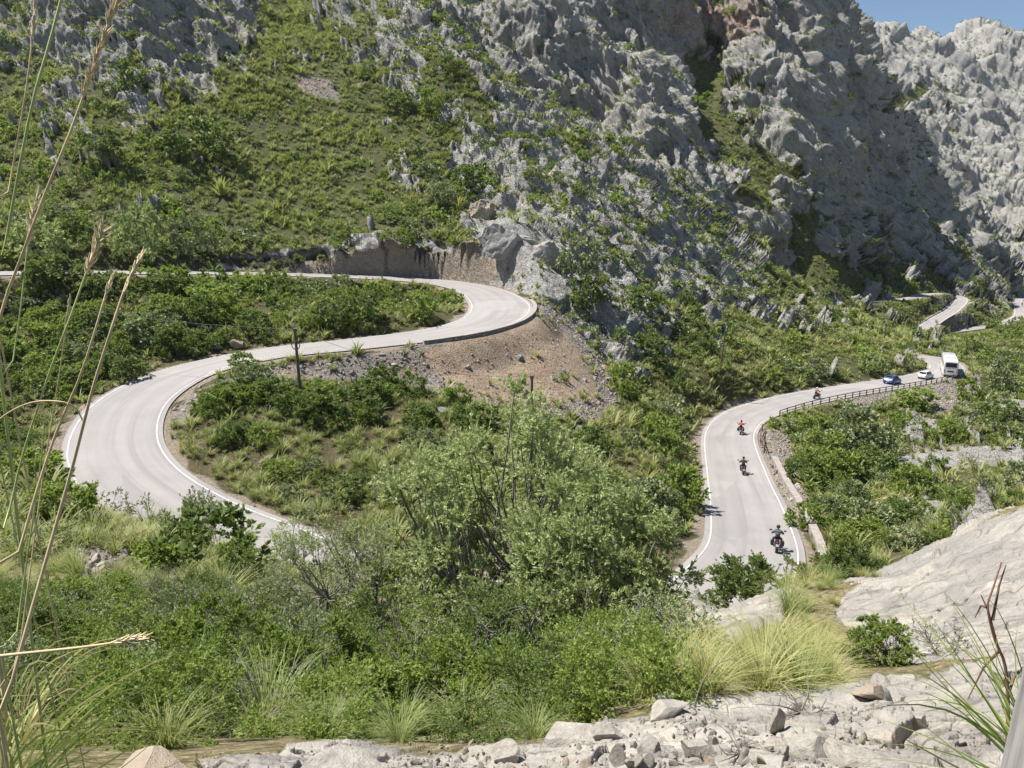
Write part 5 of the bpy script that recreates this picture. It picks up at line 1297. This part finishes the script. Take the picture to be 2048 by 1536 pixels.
# tiny riders far away, copied whole
far_m = motorcycle((0, 0, 0), (0, 0, 0), 'tiny dark motorcycle on the lowest distant road', M_BLACK)
rider((0, 0, 0), (0, 0, 0), 'tiny person in dark clothes riding on the lowest distant road', M_LEATH, M_LEATH, M_HBLK)
far_p = [o for o in bpy.data.objects if o.name.startswith('person') and o.parent is None][-1]
far_p = next(o for o in bpy.data.objects if o.parent is None and o.get('label', '').startswith('tiny person'))
spots = [(1901, 666), (1917, 661), (1934, 659), (1976, 653), (2018, 646), (2024, 645), (2030, 640), (2044, 611)]
def tree_copy(o, parent=None):
    c = o.copy(); COL.objects.link(c); c.parent = parent
    for ch in list(o.children): tree_copy(ch, c)
    return c
for q_, (u, v) in enumerate(spots):
    lc, rt = place('lower', u, v)
    for src in (far_m, far_p):
        o = src if q_ == 0 else tree_copy(src)
        o.location = lc; o.rotation_euler = rt; o['group'] = 'tiny motorcycles on the distant road' if src is far_m else 'tiny riders on the distant road'
print('vehicles', time.time()-T0)

# ------------------------------------------------------------------ things right at the camera
m, n, l, b = nt('weathered_wood'); g = NB(n, l); co = g.new('ShaderNodeTexCoord').outputs['Object']
wv = g.noise(9, 7, g.new('ShaderNodeMapping', {'Vector': co, 'Scale': (9, 9, .5)}).outputs[0], .6)
l.new(g.ramp(wv, [(.3, (.12, .11, .10)), (.6, (.30, .285, .265)), (.8, (.38, .36, .34))]), b.inputs['Base Color']); b.inputs['Roughness'].default_value = .85
l.new(g.new('ShaderNodeBump', {'Strength': .5, 'Distance': .004, 'Height': wv}).outputs[0], b.inputs['Normal'])
pb = pt(2082, 1536, 1.15); mb_ = MB()
o = boxo('fence_post', m, None, (pb[0]+.012, pb[1], -.95), (.095, .095, 1.5), .006, (0, math.radians(3.2), .12)); tagit(o, 'weathered grey wooden post cut off by the lower right corner', 'post')
M_STK = mat('dry_stalk', (.68, .52, .29), .7, 0, .3, 30); M_STG = mat('green_stalk', (.46, .52, .18), .6, 0, .25, 30); M_HEAD = mat('seed_head', (.74, .60, .36), .8, 0, .3, 60); M_TWIG = mat('red_twig', (.17, .085, .05), .8, 0, .4, 20)
def smooth_path(P_, n=28):
    P_ = np.array(P_); return catmull(P_, np.linalg.norm(np.diff(P_, axis=0), axis=1).sum()/n)
def stalk(px, D, r0, r1, mt, label, head=None, base=True, seed=0):
    pts = [pt(u, v, D*(1+.015*math.sin(i*1.3+seed))) for i, (u, v) in enumerate(px)]
    if base: pts = [np.array([pts[0][0]-.12+.02*seed, pts[0][1]*.98+.05, -1.62])] + pts
    path = smooth_path(pts, 46); q = MB(); q.tube(path, r0*.82, r1*.82, 7)
    root = empty('grass_stalk', path[0]); c = path[0]; q.V = [tuple(np.array(v_)-c) for v_ in q.V]; q.obj('stem', mt, root)
    if head:
        rng = np.random.default_rng(seed); h_ = MB(); L_, spread, n_ = head
        s_ = np.concatenate([[0], np.cumsum(np.linalg.norm(np.diff(path, axis=0), axis=1))]); 
        for _ in range(n_):
            t_ = s_[-1]-rng.uniform(0, L_); p = np.array([np.interp(t_, s_, path[:, k]) for k in range(3)])
            ax = path[-1]-path[-4]; ax /= np.linalg.norm(ax)
            d_ = ax*1.1+unit(1, rng)[0]*spread*.5; d_ /= np.linalg.norm(d_); e_ = p+d_*rng.uniform(.006, .014)*(1+spread*.6)
            h_.tube(np.array([p, (p+e_)/2+unit(1, rng)[0]*.001, e_])-c, .0014, .0005, 4)
        h_.obj('seed_head', M_HEAD, root)
    tagit(root, label, 'grass stalk', 'tall dry stalks beside the camera'); return root
stalk([(-40,900),(0,635),(28,555),(85,400),(150,240),(175,165),(214,55),(238,-5),(250,-50)], .95, .0042, .0016, M_STK, 'thick straw stalk with branching seed spikes reaching the top edge', (.17, .9, 110), seed=1)
stalk([(-10,640),(5,525),(60,228),(92,110),(122,0),(140,-80)], .9, .0028, .0020, M_STG, 'bright green stem running off the top edge', seed=2)
stalk([(-30,1560),(12,1411),(55,1250),(91,1124),(146,930),(182,790),(213,690),(242,600),(262,545),(283,515)], .85, .0046, .0018, M_STK, 'thickest straw stalk ending beside the upper road', (.05, .5, 46), seed=3)
stalk([(-20,1290),(30,1130),(80,960),(118,850),(150,780),(182,690),(205,610),(226,552)], .88, .0038, .0015, M_STK, 'straw stalk parallel to the thickest one', (.035, .4, 26), seed=4)
stalk([(-15,1190),(11,1060),(40,930),(64,851),(107,722),(135,650),(161,577),(182,520),(204,466)], .92, .0026, .0014, M_STG, 'green stem with a pale drooping seed head above the road', (.06, 1.1, 60), seed=5)
stalk([(-90,1325),(0,1312),(150,1296),(230,1285),(278,1277)], .8, .0024, .0012, M_STK, 'horizontal straw stalk with a feathery tip', (.035, .8, 50), base=False, seed=6)
stalk([(-60,900),(0,838),(60,806),(118,803),(150,815),(166,842)], .9, .0016, .0010, M_STK, 'thin straw arching over and bent at its tip', base=False, seed=7)
stalk([(-20,560),(10,420),(35,280),(55,160),(70,20),(72,-40)], 1.0, .0018, .0012, M_STK, 'thin grey straw with a loose head near the left top', (.10, .5, 50), seed=8)
stalk([(-5,900),(20,760),(42,610),(58,470),(75,390)], .95, .0018, .0010, M_STG, 'thin green stem with a small hanging head', (.07, 1.0, 36), seed=9)
stalk([(15,1560),(40,1300),(62,1130),(85,960),(120,740),(140,600)], .96, .0019, .0009, M_STK, 'fine brown straw crossing the widest bend', (.05, .3, 20), seed=10)
stalk([(0,1440),(30,1290),(45,1180),(70,1010),(85,900),(90,830)], .93, .0022, .0010, M_STG, 'green stem low between the straws', seed=11)
# tuft of long blades in the lower left corner
def blades(name, base, tips, D, wd, mt, label, group=None, seed=0):
    rng = np.random.default_rng(seed); V = []; root = empty(name, base)
    for (u, v, w_, dd, rise) in tips:
        t_ = pt(u, v, dd)-base; n_ = 9
        s_ = np.linspace(0, 1, n_+1)
        p = s_[:, None]*t_[None]; p[:, 2] += rise*4*s_*(1-s_)*.5
        p += np.outer(s_*(1-s_), rng.normal(size=3))*.10
        side = np.cross(t_, np.array([0, -1, .35])); side /= np.linalg.norm(side)
        wv_ = (w_*np.sin(np.clip(s_*1.0+.12, 0, 1)*math.pi)**.6*(1-s_*.6))[:, None]
        for k in range(n_): V += [p[k]-side*wv_[k], p[k]+side*wv_[k], p[k+1]+side*wv_[k+1], p[k+1]-side*wv_[k+1]]
    o = bpy.data.objects.new('blades', weld(nbase('blades', np.array(V), 0, 4, mt))); COL.objects.link(o); o.parent = root
    tagit(root, label, 'grass', group); return root
M_BLADE = leaf_mat('long_blade', (.16, .22, .05), (.34, .38, .10), None, .35); M_BLADEY = leaf_mat('dry_blade', (.50, .42, .20), (.62, .52, .28), None, .25)
rg = np.random.default_rng(21)
base = pt(-10, 1660, 1.0)
blades('grass_tuft', base, [(rg.uniform(-40, 450), rg.uniform(1260, 1600), rg.uniform(.0010, .0022), rg.uniform(.85, 1.3), rg.uniform(.03, .16)) for _ in range(64)], 1, 0, M_BLADE, 'tuft of long green blades fanning out of the lower left corner', seed=1)
blades('grass_tuft', base+np.array([-.02, .1, .05]), [(rg.uniform(0, 420), rg.uniform(1240, 1560), rg.uniform(.0009, .0017), rg.uniform(.85, 1.25), rg.uniform(.03, .14)) for _ in range(34)], 1, 0, M_BLADEY, 'dry straw coloured blades mixed into the lower left tuft', seed=2)
base = np.array([1.02, 1.75, -1.35])
base = pt(2120, 1640, 1.5)
blades('grass_tuft', base, [(rg.uniform(1640, 2080), rg.uniform(1120, 1530), rg.uniform(.0014, .0032), rg.uniform(1.3, 1.9), rg.uniform(.02, .25)) for _ in range(40)], 1, 0, M_BLADE, 'arching green blades beside the wooden post', seed=3)
# reddish dead stem at the right
pth = smooth_path([pt(2012,1560,2.3), pt(2016,1420,2.3), pt(2010,1330,2.3), pt(1990,1280,2.3), pt(1975,1215,2.3), pt(1985,1180,2.32), pt(2003,1125,2.35)], 24); pth[0, 2] -= .3
root = empty('dead_plant', pth[0]); c = pth[0]; q = MB(); q.tube(pth-c, .007, .002, 6); q.obj('stem', M_TWIG, root)
q = MB()
for a, e_ in (((1992,1283), (1962,1190)), ((2000,1300), (1935,1400)), ((1975,1215), (1950,1235)), ((2012,1400), (2050,1330)), ((1985,1240), (2012,1130))):
    q.tube(np.array([pt(*a, 2.3), (pt(*a, 2.3)+pt(*e_, 2.35))/2+np.array([.01, .02, .012]), pt(*e_, 2.35)])-c, .005, .0015, 5)
q.obj('side_twig', M_TWIG, root); tagit(root, 'reddish brown dead stem standing before the big slab', 'dead plant')
pth = smooth_path([pt(1388,1432,4.6), pt(1392,1400,4.6), pt(1410,1355,4.6), pt(1440,1325,4.6), pt(1472,1317,4.6)], 16); c = pth[0].copy()
q = MB(); q.tube(pth-c, .006, .002, 5); o = q.obj('dead_twig', mat('grey_twig', (.22, .19, .165), .9), None); o.location = c; tagit(o, 'thin grey bent twig rising from the ledge', 'twig')
def deadbush(u, v, D, r_, n_, label, seed, name='dead_bush'):
    rng = np.random.default_rng(seed); b0 = pt(u, v, D) if D else hit(u, v); root = empty(name, b0); q = MB()
    for _ in range(n_):
        d_ = unit(1, rng)[0]*np.array([1, .8, .25])+np.array([0, 0, .22]); e_ = d_*r_*rng.uniform(.5, 1); m_ = e_*.5+unit(1, rng)[0]*r_*.12
        q.tube(smooth_path([np.zeros(3), m_, e_], 8), .006*r_/.3, .0015*r_/.3, 4)
        for _ in range(3): f_ = m_*rng.uniform(.6, 1.4); q.tube(np.array([f_, f_+unit(1, rng)[0]*r_*.3*np.array([1, 1, .5])]), .003*r_/.3, .001*r_/.3, 3)
    q.obj('twigs', bpy.data.materials['grey_twig'], root); tagit(root, label, 'dead bush')
deadbush(1600, 1425, None, .32, 14, 'flat dead twiggy bush lying on the near ledge', 1)
deadbush(860, 830, None, 2.2, 16, 'bare pale dead tree at the foot of the scree', 2, 'dead_tree')
deadbush(1640, 1500, None, .22, 12, 'little heap of dead twigs between the near stones', 3)
deadbush(1480, 1505, None, .2, 10, 'dead straw tuft between the loose stones', 4)
for i, (u, v, D, h, lb) in enumerate([(505,1330,10.5,.95,'bare crooked dark branches above the bright mastic shrub'), (1063,1440,8.4,1.2,'bare upright branch in front of the tall olive'), (640,1400,7.5,.7,'bare grey branches between the mastic shrubs')]):
    rng = np.random.default_rng(70+i); p0 = pt(u, v, D); p0[2] = gz(p0[0], p0[1]); root = empty('dead_branch', p0); q = MB()
    for _ in range(4):
        w_ = [np.zeros(3)]; d_ = np.array([rng.normal()*.5, rng.normal()*.4, 1.]); 
        for k_ in range(6): d_ = d_/np.linalg.norm(d_)+unit(1, rng)[0]*.45*np.array([1, 1, .5]); w_.append(w_[-1]+d_/np.linalg.norm(d_)*h/6)
        q.tube(smooth_path(w_, 18), .022, .005, 5)
        for k_ in range(2, 7):
            for _ in range(2):
                e_ = unit(1, rng)[0]*np.array([1, 1, .6])+np.array([0, 0, .5]); q.tube(smooth_path([w_[k_], w_[k_]+e_*h*.10+unit(1, rng)[0]*.03, w_[k_]+e_*h*.22], 7), .008, .002, 4)
    q.obj('branch', M_BARK, root); tagit(root, lb, 'dead branch')
hz = bpy.data.materials.new('haze'); hz.use_nodes = True; n = hz.node_tree.nodes; n.remove(n['Principled BSDF'])
pvn = n.new('ShaderNodeVolumePrincipled'); pvn.inputs['Color'].default_value = (.80, .88, 1, 1); pvn.inputs['Density'].default_value = .00004; pvn.inputs['Anisotropy'].default_value = .3
hz.node_tree.links.new(pvn.outputs[0], n['Material Output'].inputs['Volume'])
zmin = float(P[:, 2].min())-1.5; zmax = float(P[:, 2].max())+12
q = MB(); q.box((0, 700, (zmin+zmax)/2), (3300, 2300, zmax-zmin)); o = q.obj('haze', hz, None, False); o['kind'] = 'stuff'; o['label'] = 'thin pale summer haze filling the valley'
sc.cycles.volume_bounces = 0
print('all', time.time()-T0, 'objects', len(bpy.data.objects))
